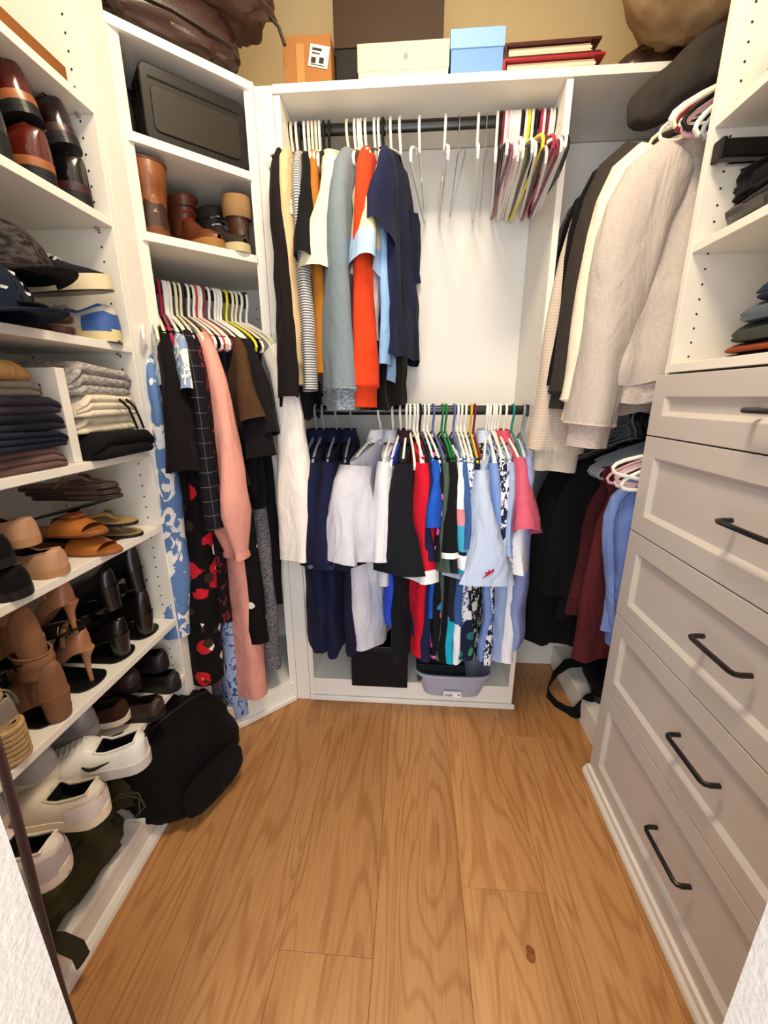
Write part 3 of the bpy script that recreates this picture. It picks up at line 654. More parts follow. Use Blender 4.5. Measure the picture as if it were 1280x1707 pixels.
hang('B2', 757, 768, 'blue', 'teal and white banded shirt', 'shirt', 'shirt in bands of white, black and bright teal', 'shirt', pattern_mat('bands', '#ffffff', ['#000'], bands=((0, '#e9f2f0'), (0.2, '#f3f3f3'), (0.30, '#d98a94'), (0.35, '#3fa4c8'), (0.43, '#14161c'), (0.445, '#f2f4f6'), (0.49, '#18a6c4'))), **dict(PS, st=(0.022, 0.034), sl=0.36))
hang('B2', 763, 774, 'white', 'steel blue shirt', 'shirt', 'steel blue shirt right of the teal banded shirt', 'shirt', cloth('#3b5f98'), **dict(PS, L=0.74, st=(0.018, 0.026), sl=0.28))
hang('B2', 769, 781, 'white', 'plain white shirt', 'shirt', 'plain white shirt behind the pale blue polo with a red bird', 'shirt', cloth('#eef0f4'), **dict(PS, st=(0.02, 0.028)))
hang('B2', 776, 788, 'white', 'grey ditsy print shirt', 'shirt', 'white shirt with a dense small grey blue print', 'shirt', pattern_mat('blotch', '#e6e8ee', ['#5d6a90'], 55, 0.5), **dict(PS, L=0.78, st=(0.02, 0.03)))
hang('B2', 785, 795, 'gold', 'tropical shirt', 'shirt', 'dark navy tropical shirt with pink flowers and green leaves', 'shirt', pattern_mat('flower', '#17233a', [('#3f9a58', '#a8d060'), ('#e8e4ea', '#e86a9a'), ('#2f6d70', '#17233a')], 13, 0.35), **dict(PS, L=0.77, hem=0.25, tb=0.06, st=(0.02, 0.026)))
hang('B2', 791, 800, 'maroon', 'black leaf print shirt', 'shirt', 'black shirt with a white leaf print, its shoulder beside the pale blue polo', 'shirt', pattern_mat('blotch', '#15171c', ['#b9c8b0'], 45, 0.56), **dict(PS, st=(0.016, 0.02), sl=0.3))
g = hang('B2', 812, 806, 'white', 'pale blue polo with red bird', 'polo_shirt', 'pale blue polo shirt with a small red bird on its wide sleeve', 'polo shirt', cloth('#bccbe6', 0.05), collar=cloth('#c6d4ec', 0.03), **dict(PS, st=(0.025, 0.095), sw=(0.09, 0.12), sl=0.36, L=0.5, sh=0.25))
bird = [(-1, -.9), (-.35, -.3), (-.6, .05), (-.1, .12), (.05, .6), (.3, .22), (.7, .62), (1, .5), (.8, .2), (.45, -.1), (.1, -.35), (-.3, -.62)]
badge(g, (-0.035, -0.48), (0.018, 0.018), '#b3203a', 'embroidered_bird', bird)
hang('B2', 812, 826, 'white', 'sky blue polo', 'polo_shirt', 'sky blue polo shirt whose body hangs lowest over the grey bin', 'polo shirt', cloth('#7c9bd6'), **dict(PS, L=0.80, st=(0.02, 0.03), sl=0.3))
hang('B2', 822, 838, 'white', 'navy and white floral shirt', 'shirt', 'navy shirt with a dense white floral print right of the pale blue polo', 'shirt', pattern_mat('blotch', '#1d2444', ['#e8e8f0'], 60, 0.5), **dict(PS, sl=0.38, st=(0.024, 0.036)))
hang('B2', 832, 850, 'white', 'powder blue shirt', 'shirt', 'powder blue shirt between the navy floral shirt and the coral polo', 'shirt', cloth('#9db4dc'), **dict(PS, st=(0.02, 0.024), sl=0.3))
hang('B2', 842, 866, 'white', 'coral polo', 'polo_shirt', 'coral pink polo shirt with wide sleeve near the right end of the rod', 'polo shirt', cloth('#d2607a'), collar=cloth('#cf5264'), **dict(PS, L=0.45, sl=0.24, st=(0.024, 0.046), ang=66))
hang('B2', 855, 872, 'teal', 'long white shirt', 'shirt', 'long white shirt hanging under the coral polo', 'shirt', cloth('#f2f3f8', 0.04), **dict(PS, L=0.78, tb=0.05, st=(0.02, 0.03)))
hang('B2', 873, 884, 'grey', 'periwinkle shirt', 'shirt', 'periwinkle blue long sleeved shirt at the right end of the lower rod', 'shirt', cloth('#8d9bd0'), **dict(PS, sleeve='long', sl=0.6, L=0.74, sw=(0.075, 0.055), st=(0.02, 0.026)))
for k, (h, n_) in enumerate(((683, 690), (696, 702), (817, 822), (827, 836))):
    H = RODS['B2'][0](h); hanger(H, aim(H, n_, *RODS['B2'][1]), 'white', 'empty white hanger squeezed in among the shirts on the lower middle rod', 'empty hangers among the lower shirts', 'plastic')

# ---- corner rod, left to right
hang('C1', 0.00, 238, 'white', 'blue dress with white leaves', 'dress', 'light blue sleeveless dress printed with white leaves at the left end of the corner rod', 'dress', pattern_mat('blotch', '#6384b8', ['#f2f0ea'], 22, 0.53), L=0.98, hem=0.22, sh=0.215, tb=0.065, sway=0.045, tt=0.02, A=0.012, straps=True)
hang('C1', 0.05, 262, 'cream', 'grey and white shirt', 'shirt', 'pale grey patterned shirt between the blue leaf dress and the black top', 'shirt', pattern_mat('blotch', '#c9ccd0', ['#8f99a6'], 30, 0.55), L=0.46, hem=0.17, sh=0.17, sleeve='short', sl=0.15, sw=(0.06, 0.06), st=(0.012, 0.016))
hang('C1', 0.10, 276, 'cream', 'black blouse', 'blouse', 'black blouse with wide elbow sleeve over the red flowered dress', 'blouse', cloth('#0f0a0c'), L=0.55, hem=0.2, sleeve='short', sl=0.38, sw=(0.08, 0.1), st=(0.025, 0.05), ang=80)
hang('C1', 0.15, 286, 'magenta', 'black dress with red flowers', 'dress', 'long black dress printed with red and white flowers', 'dress', pattern_mat('flower', '#0e0b0d', [('#c8202c', '#e8b048'), ('#f0e8e0', '#c98a6a'), ('#3a2a22', '#120e10')], 11.5, 0.36), sway=0.035, L=1.18, hem=0.24, tb=0.075, A=0.014, tt=0.02)
hang('C1', 0.19, 298, 'white', 'denim print blouse', 'blouse', 'blue and white patterned blouse tucked behind the black blouse', 'blouse', pattern_mat('blotch', '#8aa0c4', ['#e8e6e0'], 40, 0.5), L=0.42, hem=0.18, sleeve='short', sl=0.16)
hang('C1', 0.24, 312, 'white', 'black windowpane shirt', 'shirt', 'black shirt with thin white windowpane lines', 'shirt', pattern_mat('plaid', '#14121a', ['#a89e9a'], 150, 0.985), L=0.62, hem=0.2, sleeve='long', sl=0.56, sw=(0.07, 0.07), st=(0.02, 0.034))
hang('C1', 0.29, 322, 'cream', 'dark red print dress', 'dress', 'black dress with a dark red speckled print', 'dress', pattern_mat('blotch', '#120c10', ['#6e2028'], 42, 0.56), L=0.96, hem=0.22, sleeve='long', sl=0.5, sw=(0.06, 0.06), st=(0.018, 0.026), tb=0.05)
hang('C1', 0.33, 336, 'cream', 'blue ditsy trousers', 'trousers', 'pale blue trousers with a small dark flower print, reaching almost to the floor', 'trousers', pattern_mat('blotch', '#a9b9dc', ['#46538a'], 50, 0.55), L=1.44, hem=0.15, sh=0.16, tb=0.055, A=0.016)
hang('C1', 0.36, 343, 'black', 'pink blouse', 'blouse', 'salmon pink blouse with long gathered balloon sleeve', 'blouse', cloth('#e7a192', 0.06), L=0.6, hem=0.19, sleeve='long', sl=0.66, sw=(0.06, 0.085), st=(0.026, 0.052), cuff=(0.02, 1.1, cloth('#dc9686')), tb=0.035, A=0.008, gather=0.5)
hang('C1', 0.40, 357, 'white', 'pink dress', 'dress', 'salmon pink dress whose wide hem nearly touches the floor', 'dress', cloth('#e39c8e', 0.06), L=1.34, hem=0.22, tb=0.065, A=0.018)
hang('C1', 0.45, 368, 'white', 'black sleeveless top', 'top', 'black sleeveless top right of the salmon pink blouse', 'top', cloth('#120f12'), L=0.58, hem=0.2)
hang('C1', 0.50, 376, 'cream', 'navy dress', 'dress', 'dark navy dress in a narrow strip right of the salmon pink sleeve', 'dress', cloth('#191a30'), L=0.92, hem=0.22, tb=0.045)
hang('C1', 0.55, 384, 'maroon', 'black dress with tiny flowers', 'dress', 'long black dress sprinkled with tiny white flowers', 'dress', pattern_mat('flower', '#0b090c', [('#e8e4e0', '#b06a5a')], 24, 0.78), L=1.08, hem=0.24, tb=0.06, A=0.014)
hang('C1', 0.60, 394, 'white', 'brown blouse with short sleeve', 'blouse', 'dark brown blouse with pointed short sleeve', 'blouse', cloth('#4c3420'), L=0.5, hem=0.19, sleeve='short', sl=0.26, sw=(0.08, 0.1), st=(0.022, 0.04))
hang('C1', 0.66, 404, 'white', 'black tee', 'shirt', 'black short sleeved tee right of the brown blouse', 'shirt', cloth('#100d10'), L=0.56, hem=0.2, sleeve='short', sl=0.36, sw=(0.08, 0.105), st=(0.024, 0.044))
hang('C1', 0.72, 412, 'white', 'black ruffled blouse', 'blouse', 'black blouse with ruffled shoulder under the right end of the corner rod', 'blouse', cloth('#151115'), L=0.6, hem=0.2, sleeve='short', sl=0.3, st=(0.024, 0.04), A=0.016)
hang('C1', 0.78, 424, 'yellow', 'grey tweed skirt', 'skirt', 'long dark grey tweed skirt near the right end of the corner rod', 'skirt', pattern_mat('heather', '#3a363c', ['#8a848a'], 160), L=1.26, hem=0.18, sh=0.16, tb=0.045)
hang('C1', 0.84, 436, 'cream', 'second black dress', 'dress', 'plain black dress between the grey tweed skirt and the white tunic', 'dress', cloth('#0c0a0c'), L=1.0, hem=0.18, tb=0.03)
hang('C1', 1.0, 456, 'white', 'white tunic', 'tunic', 'white tunic at the right end of the corner rod, its long wide sleeve hanging free', 'tunic', cloth('#f4ece2', 0.04), L=0.6, hem=0.18, sh=0.25, tb=0.03, A=0.006, tt=0.015, sleeve='long', sl=0.71, sw=(0.05, 0.06), st=(0.03, 0.05), ang=77)
for k, (s, n_, c, lb) in enumerate(((0.21, 312, 'white', None), (0.47, 372, 'magenta', 'empty magenta hanger near the middle of the corner rod'), (0.52, 380, 'white', None), (0.69, 410, 'white', None), (0.88, 448, 'cream', 'empty cream hanger at the right end of the corner rod'), (0.93, 462, 'white', 'empty white hanger sticking out beside the white tunic'))):
    H = RODS['C1'][0](s); hanger(H, aim(H, n_, *RODS['C1'][1]), c, lb or 'empty white hanger squeezed in among the corner rod clothes', None if lb else 'empty hangers among the corner rod clothes', 'plastic')

# ---- right corner, upper rod (near to far)
GH = pattern_mat('heather', '#bcb1aa', ['#cbc1b9'], 230)
GHd = pattern_mat('heather', '#bdb0a8', ['#cfc4bb'], 110)
SW = dict(sleeve='long', sl=0.67, sw=(0.085, 0.07), st=(0.04, 0.05), tb=0.05, tt=0.03, hemband=0.05, L=0.66, hem=0.24, sh=0.215)
hang('R1', 1.265, None, 'white', 'heather grey sweatshirt', 'sweatshirt', 'heather grey sweatshirt hanging beside the drawer tower', 'sweatshirt', GH, hemm=GHd, cuff=(0.065, 0.8, GHd), A=0.012, top=-0.055, **SW)
hang('R1', 1.310, None, 'cream', 'cream sweatshirt', 'sweatshirt', 'cream sweatshirt, its edge showing behind the heather grey one', 'sweatshirt', cloth('#f2e6cf', 0.06), **dict(SW, cuff=(0.06, 0.8, cloth('#e8dcc4')), sh=0.235, sl=0.62, top=-0.03))
g = hang('R1', 1.350, None, 'white', 'charcoal hoodie', 'hoodie', 'charcoal brown hoodie with its hood pushed up above the hangers', 'hoodie', cloth('#39332f', 0.1), **dict(SW, sh=0.255, sl=0.62, cuff=(0.05, 0.85, cloth('#2e2926'))))
hb = bmesh.new(); bmesh.ops.create_icosphere(hb, subdivisions=4, radius=1)
for v in hb.verts:
    c = v.co; n_ = noise.noise(c*1.7)*0.16; c *= 1+n_
    if c.z < -0.3: c.z = -0.3+(c.z+0.3)*0.5
    v.co = Vector((c.x*0.15-0.10, c.y*0.045, c.z*0.085-0.075 + 0.10*smooth((c.x+0.9)/1.6)))
me = bpy.data.meshes.new('hood'); hb.to_mesh(me); hb.free(); me.materials.append(cloth('#39332f', 0.1)); me.polygons.foreach_set('use_smooth', [True]*len(me.polygons))
ho = bpy.data.objects.new('hood', me); COL.objects.link(ho); ho.parent = g; ho.location = (0, 0.0, 0.03)
# (the hood falls in front of the hook, towards the room)
ho.location = (0, -0.0, 0.0)
hang('R1', 1.39, None, 'black', 'black fleece jacket', 'jacket', 'black fleece jacket behind the charcoal hoodie', 'jacket', cloth('#0b0b0d'), **dict(SW, sh=0.255, sl=0.6, st=(0.03, 0.04)))
hang('R1', 1.44, None, 'black', 'oatmeal knit cardigan', 'cardigan', 'oatmeal ribbed knit cardigan with a low hanging wide sleeve', 'cardigan', pattern_mat('stripe_h', '#d8c8b8', ['#cbb9a8'], 700, 0.0), **dict(SW, sh=0.23, sl=0.82, sw=(0.09, 0.10), L=0.7, cuff=(0.07, 0.85, cloth('#d6c8b8'))))
hang('R1', 1.49, None, 'white', 'black coat', 'coat', 'black coat between the oatmeal cardigan and the brown suede jacket', 'coat', cloth('#101012'), **dict(SW, sh=0.22, sl=0.6))
hang('R1', 1.54, None, 'white', 'brown suede jacket', 'jacket', 'brown suede jacket showing one shoulder and sleeve', 'jacket', leather('#6b4430', 0.7, 0), **dict(SW, sh=0.215, sl=0.6))
hang('R1', 1.59, None, 'black', 'dark zip jacket', 'jacket', 'dark jacket with a metal ring at the shoulder', 'jacket', cloth('#17171a'), **dict(SW, sh=0.225, sl=0.6))
hang('R1', 1.65, None, 'white', 'grey felt coat', 'coat', 'grey felt coat at the back end of the upper right rod', 'coat', pattern_mat('heather', '#55565a', ['#86868a'], 90), **dict(SW, sh=0.235, sl=0.55, L=0.8))
for k, (y, n_, c, ti, lb) in enumerate(((1.196, 0, 'white', -0.02, 'topmost white hanger beside the top of the drawer tower'), (1.198, 0, 'cream', 0.01, 'thick cream hanger beside the top of the drawer tower'), (1.204, 0, 'maroon', 0.04, 'maroon hanger beside the top of the drawer tower'),
                                        (1.190, 0, 'black', 0.08, 'black hanger beside the top of the drawer tower'), (1.208, 0, 'pink', 0.12, 'pale pink hanger beside the top of the drawer tower'), (1.184, 0, 'grey', 0.26, 'lowest grey hanger over the shoulder of the grey sweatshirt'), (1.194, 0, 'white', 0.19, 'tilted white hanger just above the grey one'))):
    hanger((XRR, y, ZR3), pi+0.03*(k-3), c, lb, 'empty hangers at the front of the upper right rod', 'thick', -ti)

# ---- right corner, lower rod (near to far)
BS = cloth('#6c86c8')
hang('R2', 1.215, None, 'white', 'cornflower blue shirt', 'shirt', 'cornflower blue shirt nearest the drawers on the lower right rod', 'shirt', BS, L=0.62, hem=0.13, sleeve='long', sl=0.52, sw=(0.055, 0.05), st=(0.03, 0.035), tb=0.04, sh=0.155, top=-0.05, ang=88)
hang('R2', 1.265, None, 'pink', 'second blue shirt', 'shirt', 'blue shirt with rolled cuff just behind the cornflower one', 'shirt', cloth('#7d97d8'), L=0.6, hem=0.15, sleeve='long', sl=0.5, sw=(0.055, 0.05), st=(0.028, 0.034), cuff=(0.05, 1.05, BS), sh=0.17, top=-0.04, ang=88)
hang('R2', 1.33, None, 'grey', 'burgundy trousers', 'trousers', 'burgundy trousers hanging between the blue shirts and the black dress', 'trousers', cloth('#5a2226'), L=0.74, hem=0.22, sh=0.2, tb=0.04, A=0.014)
hang('R2', 1.39, None, 'grey', 'burgundy blouse', 'blouse', 'darker burgundy blouse behind the burgundy trousers', 'blouse', cloth('#4c1d22'), L=0.6, hem=0.22, sh=0.2, tb=0.04)
hang('R2', 1.44, None, 'grey', 'short black dress', 'dress', 'black dress with folds right beside the burgundy trousers', 'dress', cloth('#0c0b0d'), L=0.66, hem=0.25, sleeve='long', sl=0.5, sw=(0.08, 0.08), st=(0.03, 0.04))
hang('R2', 1.49, None, 'black', 'long black gown', 'dress', 'long black gown with a pointed sleeve, the longest on the lower right rod', 'dress', cloth('#09080a'), L=0.78, hem=0.27, sleeve='long', sl=0.72, sw=(0.09, 0.08), st=(0.03, 0.045), tb=0.06, sh=0.23)
hang('R2', 1.55, None, 'grey', 'silver grey dress', 'dress', 'silver grey dress with one shoulder in sight behind the long black gown', 'dress', cloth('#8f8c86'), L=0.7, hem=0.25, sh=0.25, tb=0.04)
hang('R2', 1.60, None, 'grey', 'indigo dress', 'dress', 'indigo dress in the shade at the back of the lower right rod', 'dress', cloth('#3a4670'), L=0.72, hem=0.25, sh=0.22)
hang('R2', 1.65, None, 'grey', 'black jumpsuit', 'jumpsuit', 'black jumpsuit at the back end of the lower right rod', 'jumpsuit', cloth('#0a0a0c'), L=0.85, hem=0.28, sh=0.25)
for k, (y, c, ti, lb) in enumerate(((1.178, 'white', 0.0, 'upper white hanger beside the blue shirts'), (1.186, 'pink', 0.10, 'pale pink hanger beside the blue shirts'), (1.182, 'white', 0.22, 'lowest white hanger beside the blue shirts'))):
    hanger((XRR, y, ZR4), pi+0.02*k, c, lb, 'empty hangers at the front of the lower right rod', 'thick', ti)
for k in range(5):
    hanger((XRR, 1.345+0.02*k, ZR4), pi, 'grey', 'empty grey hanger above the black dress on the lower right rod', 'empty grey hangers on the lower right rod', 'plastic')

# ================================================================== shoes
FS = [0, .012, .04, .08, .14, .22, .30, .38, .46, .54, .62, .70, .78, .85, .91, .95, .98, 1.0]
def interp(tab, f):
    for (a, va), (b, vb) in zip(tab[:-1], tab[1:]):
        if f <= b: return va+(vb-va)*((f-a)/(b-a))
    return tab[-1][1]
def swid(f, p, heelw):
    base = heelw+(1-heelw)*smooth((f-.25)/.42)
    he = sqrt(max(0.02, 1-(1-min(1, f/.13))**2))
    t = max(0, (f-.70)/.30); toe = max(0.02, 1-t**p)**(1/p)
    return base*he*toe
KIND = {
 'sneaker': dict(h=[(0, .075), (.08, .09), (.2, .078), (.32, .070), (.46, .092), (.56, .08), (.7, .06), (.85, .048), (1, .032)], op=(.05, .45), ts=.028, p=2.2, L=.285, W=.052),
 'oxford': dict(h=[(0, .07), (.08, .082), (.2, .07), (.32, .062), (.44, .078), (.6, .062), (.8, .045), (1, .03)], op=(.05, .42), ts=.016, p=2.0, L=.29, W=.048),
 'flat': dict(h=[(0, .045), (.08, .05), (.3, .036), (.55, .034), (.66, .038), (.8, .034), (1, .02)], op=(.04, .66), ts=.010, p=1.9, L=.25, W=.040),
 'loafer': dict(h=[(0, .058), (.08, .062), (.3, .05), (.46, .06), (.6, .056), (.8, .044), (1, .026)], op=(.05, .5), ts=.018, p=2.2, L=.28, W=.046),
 'boot': dict(h=[(0, .095), (.08, .115), (.3, .12), (.42, .11), (.55, .08), (.7, .062), (.85, .055), (1, .035)], op=None, ts=.024, p=2.3, L=.28, W=.05),
 'heel': dict(h=[(0, .05), (.08, .06), (.3, .04), (.6, .03), (.7, .036), (.85, .03), (1, .018)], op=(.04, .64), ts=.006, p=1.5, L=.235, W=.038),
 'bootie': dict(h=[(0, .075), (.08, .09), (.3, .085), (.45, .075), (.6, .055), (.8, .042), (1, .025)], op=None, ts=.008, p=1.8, L=.235, W=.041),
}
def shoe(name, label, loc, rz, kind, m, sole, lining='#2a2420', collar=None, laces=None, lift=0.0, heel=None, shaft=0.0, shaftm=None, cuffm=None, welt=None, group=None, cat='shoe', rot=None, counter=None, L=None, outsole=None, flare=1.0, wscale=1.0):
    K = KIND[kind]; L = L or K['L']; W = K['W']*wscale; ts = K['ts']
    o = thing(name, label, cat, loc, rz, group, rot=rot)
    lf = lambda f: lift*(1-smooth((f-.03)/.62))
    wd = [W*swid(f, K['p'], .70) for f in FS]
    sb = MB(); rr = []
    for f, w_ in zip(FS, wd):
        z = lf(f); k_ = 1.06*flare if kind in ('sneaker', 'oxford', 'boot') else 1.02; t_ = ts + (0.004*f if kind == 'sneaker' else 0)
        rr.append([(f*L*1.0, -w_*k_*.96, z), (f*L, w_*k_*.96, z), (f*L, w_*k_, z+t_*.4), (f*L, w_*k_*.98, z+t_), (f*L, -w_*k_*.98, z+t_), (f*L, -w_*k_, z+t_*.4)])
    sb.rings(rr); so = sb.build('sole', sole, o, True, angle=0.8)
    if outsole:
        MB().rings([[(p[0], p[1]*.97, p[2]-.003) for p in r[:2]]+[(p[0], p[1]*.97, p[2]+.004) for p in r[:2]][::-1] for r in rr]).build('outsole', outsole, o)
    op = K['op']; ub = MB(); R = []; isop = []
    for f, w_ in zip(FS, wd):
        z = lf(f)+ts*.8; H = max(.006, interp(K['h'], f)-ts*.8); oo = bool(op and op[0] <= f <= op[1]); isop.append(oo)
        ring = []
        for j in range(13):
            if oo and j != 6:
                t = j/5 if j < 6 else (12-j)/5
                s = -1 if j < 6 else 1; a = radians(58)*t
                y = s*w_*cos(a)**.75; zz = H*sin(a)**.85
            else:
                a = pi-pi*j/12; y = w_*(-1 if j < 6 else 1)*abs(cos(a))**.75; zz = H*sin(a)**.8
                if j == 6: y = 0
            ring.append((f*L+(.004 if f == 0 else 0), y, z+zz))
        R.append(ring)
    nv = 13
    for r in R: ub.v += r
    for i in range(len(R)-1):
        for j in range(12):
            if isop[i] and isop[i+1] and j in (5, 6): continue
            a = i*nv+j; ub.f.append((a, a+nv, a+nv+1, a+1))
    ub.f.append(tuple(range(13)))
    uo = ub.build('upper', m, o, True, angle=1.6); ss = uo.modifiers.new('smooth', 'SUBSURF'); ss.levels = 1; ss.render_levels = 1
    if op:
        idx = [i for i, q in enumerate(isop) if q]; lb = MB(); LR = []
        for i in idx:
            a, c = R[i][5], R[i][7]; z0 = lf(FS[i])+ts+.002; f = FS[i]
            LR.append([(a[0], a[1]*.96, a[2]-.001), (a[0], a[1]*.95-.0, (a[2]*.4+z0*.6)), (a[0], wd[i]*-.8, z0), (a[0], wd[i]*.8, z0), (c[0], c[1]*.95, (c[2]*.4+z0*.6)), (c[0], c[1]*.96, c[2]-.001)])
        lb.rings(LR, False, False, False); n6 = len(LR)
        lb.f.append(tuple(range(6))); lb.f.append(tuple((n6-1)*6+j for j in range(6))[::-1])
        lb.build('lining', mat(lining, .8), o)
        path = [R[i][5] for i in idx[::-1]]+[R[i][7] for i in idx]
        MB().tube(path, .0035 if kind in ('sneaker', 'oxford') else .0018, 6, closed=True).build('collar', collar or m, o)
    if kind in ('boot', 'bootie'):
        if shaft:
            bb = MB(); rr = []
            n = 8
            for k in range(n+1):
                t = k/n; z = lf(.1)+.055+(shaft-.055)*t; cx = L*(.235-.03*sin(t*3)); rx = L*(.235 if kind == 'boot' else .17)*(1-.22*sin(min(1, t*1.6)*pi/1.2)+(.12 if kind == 'boot' else .02)*t); ry = W*(.78+(.28 if kind == 'boot' else .02)*t*flare)
                rr.append([(cx+rx*cos(2*pi*j/20), ry*sin(2*pi*j/20), z+.006*cos(2*pi*j/20)*t) for j in range(20)])
            bb.rings(rr, True, False, False); bb.build('shaft', shaftm or m, o)
            top = rr[-1]
            MB().tube(top, .0028, 6, closed=True).build('collar', collar or m, o)
            MB().add([(p[0]*.98+.002, p[1]*.95, p[2]-.03) for p in top], [tuple(range(20))]).build('lining', mat(lining, .8), o)
            if cuffm: MB().rings([[(p[0]+(p[0]-L*.235)*q, p[1]*(1+q), p[2]+dz) for p in rr[-1]] for q, dz in ((.02, -.055), (.08, -.05), (.1, -.02), (.06, .004), (-.02, .004))], True, False, False).build('knit_cuff', cuffm, o)
            if laces:
                for k in range(6):
                    z = .075+.022*k
                    if z > shaft-.012: break
                    cx = L*(.42-.012*k)
                    MB().tube([(cx, -.022, z), (cx+.012, 0, z+.006), (cx, .022, z)], .003, 5).build('lace', laces, o)
        else:
            MB().add([(L*.2+L*.16*cos(2*pi*j/16), W*.6*sin(2*pi*j/16), lf(.2)+.088) for j in range(16)], [tuple(range(16))]).build('lining', mat(lining, .8), o)
    elif laces:
        for k in range(5):
            f = .47+.045*k; w_ = W*swid(f, K['p'], .7)*.55; h_ = lf(f)+interp(K['h'], f)
            MB().tube([(f*L, -w_, h_-.012), (f*L+.004, -w_*.4, h_+.002), (f*L-.004, w_*.4, h_+.002), (f*L, w_, h_-.012)], .0026, 5).build('lace', laces, o)
    if counter:
        cb = MB(); CRg = []
        for i in range(0, 6):
            CRg.append([(R[i][j][0]-(.002 if i == 0 else 0), R[i][j][1]*1.03+(0.0012*sgn(R[i][j][1])), R[i][j][2]) for j in (0, 1, 2, 3)])
        CR2 = [[(p[0], -p[1], p[2]) for p in r] for r in CRg]
        cb.rings(CRg, False, False, False); cb.rings(CR2, False, False, False)
        cb.add([CRg[0][j] for j in range(4)]+[CR2[0][j] for j in range(4)], [(0, 1, 5, 4), (1, 2, 6, 5), (2, 3, 7, 6)])
        cb.build('heel_counter', counter, o)
    if heel:
        kind_h, hm = heel
        if kind_h == 'stiletto':
            MB().tube([(.008, 0, lift+.004), (.014, 0, lift*.75), (.016, 0, lift*.35), (.014, 0, 0)], [.017, .009, .0055, .005], 10).build('heel', hm, o)
        elif kind_h == 'block':
            rr = [[(.026+.026*k_*cos(2*pi*j/16)*1.0, .028*k_*sin(2*pi*j/16), z) for j in range(16)] for k_, z in ((.85, 0), (.9, lift*.5), (1.05, lift+.006))]
            MB().rings(rr).build('heel', hm, o)
        elif kind_h == 'stack':
            pts_ = [(f*L, W*swid(f, K['p'], .7)*1.03) for f in FS if f < .27]
            poly = [(x, -y) for x, y in pts_]+[(x, y) for x, y in pts_[::-1]]
            for k in range(2): MB().prism(poly, -.011*(k+1)+.0005, -.011*k).build('heel_layer', hm, o)
            o.location.z += .022
        elif kind_h == 'wedge':
            rr = []
            for f, w_ in zip(FS, wd):
                z1 = lf(f)+.004; rr.append([(f*L, -w_, 0), (f*L, w_, 0), (f*L, w_*1.03, z1*.5), (f*L, w_, z1), (f*L, -w_, z1), (f*L, -w_*1.03, z1*.5)])
            wo = MB().rings(rr).build('wedge', hm, o)
            nb_ = int(lift/.011)
            for k in range(nb_):
                z = .006+.011*k; mx = [i for i, f in enumerate(FS) if lf(f) > z+.002]
                if len(mx) < 4: continue
                ptsb = [(FS[i]*L-.001, -wd[i]*1.05, z) for i in mx[::-1]]+[(FS[i]*L-.001, wd[i]*1.05, z) for i in mx]
                MB().tube(ptsb, .0058, 6).build('rope_row', hm, wo)
    return o
def strap_over(par, x, w_, z0, h_, m, name='strap', width=.012, buckle=None):
    pth = [(x, w_*cos(pi*k/8), z0+h_*sin(pi*k/8)) for k in range(9)]
    b = MB().tube(pth, width, 8, flat=.22, up=(1, 0, 0)).build(name, m, par)
    if buckle:
        q = pth[2]; s_ = .012
        MB().tube([(x-s_, q[1]+.004, q[2]-s_*.7), (x+s_, q[1]+.004, q[2]-s_*.7), (x+s_, q[1]-.004, q[2]+s_*.8), (x-s_, q[1]-.004, q[2]+s_*.8)], .0018, 6, closed=True).build('buckle', buckle, b)
    return b
def swoosh(par, x, y, z, s, m):
    P_ = [(-1, .35), (-.75, -.1), (-.45, -.3), (-.05, -.28), (1.2, .45), (0, .02), (-.4, -.02), (-.7, .12)]
    sd_ = 1 if y > 0 else -1
    MB().add([(x-p[0]*s, y+sd_*.0012, z+p[1]*s*.8) for p in P_]+[(x-p[0]*s, y-sd_*.004, z+p[1]*s*.8) for p in P_], [tuple(range(8)), tuple(range(8, 16))[::-1]]+[(i, (i+1) % 8, 8+(i+1) % 8, 8+i) for i in range(8)]).build('side_mark', m, par, False)
def stacker(loc, rz, label, H=.125):
    o = thing('shoe_stacker', label, 'shoe rack', loc, rz, 'black plastic shoe stackers')
    def plate(z, tilt, x0, x1, nm):
        pts_ = []
        hw = .048
        for a in range(-90, 91, 15): pts_.append((x1-.045+.045*cos(radians(a)), hw*sin(radians(a))))
        for a in range(90, 271, 15): pts_.append((x0+.03+.03*cos(radians(a)), hw*.9*sin(radians(a))))
        b = MB().prism(pts_, -.002, .002); b.v = [(x, y, zz+z+tilt*(x-x0)) for x, y, zz in b.v]; b.build(nm, BLACKP, o, False)
    plate(.0025, 0, -.01, .26, 'base_plate'); plate(H+.01, -.25, .0, .25, 'upper_plate')
    MB().tube([(.20, 0, .004), (.18, 0, H*.35), (.13, 0, H*.8-.02), (.115, 0, H-.022)], .02, 8, flat=.3, up=(0, 1, 0)).build('riser', BLACKP, o)
    return o
ZS = {k: z+T for k, z in SHZ.items()}
RUB = plastic('#17151a', .6); WSOLE = mat('#e9e4d6', .6)
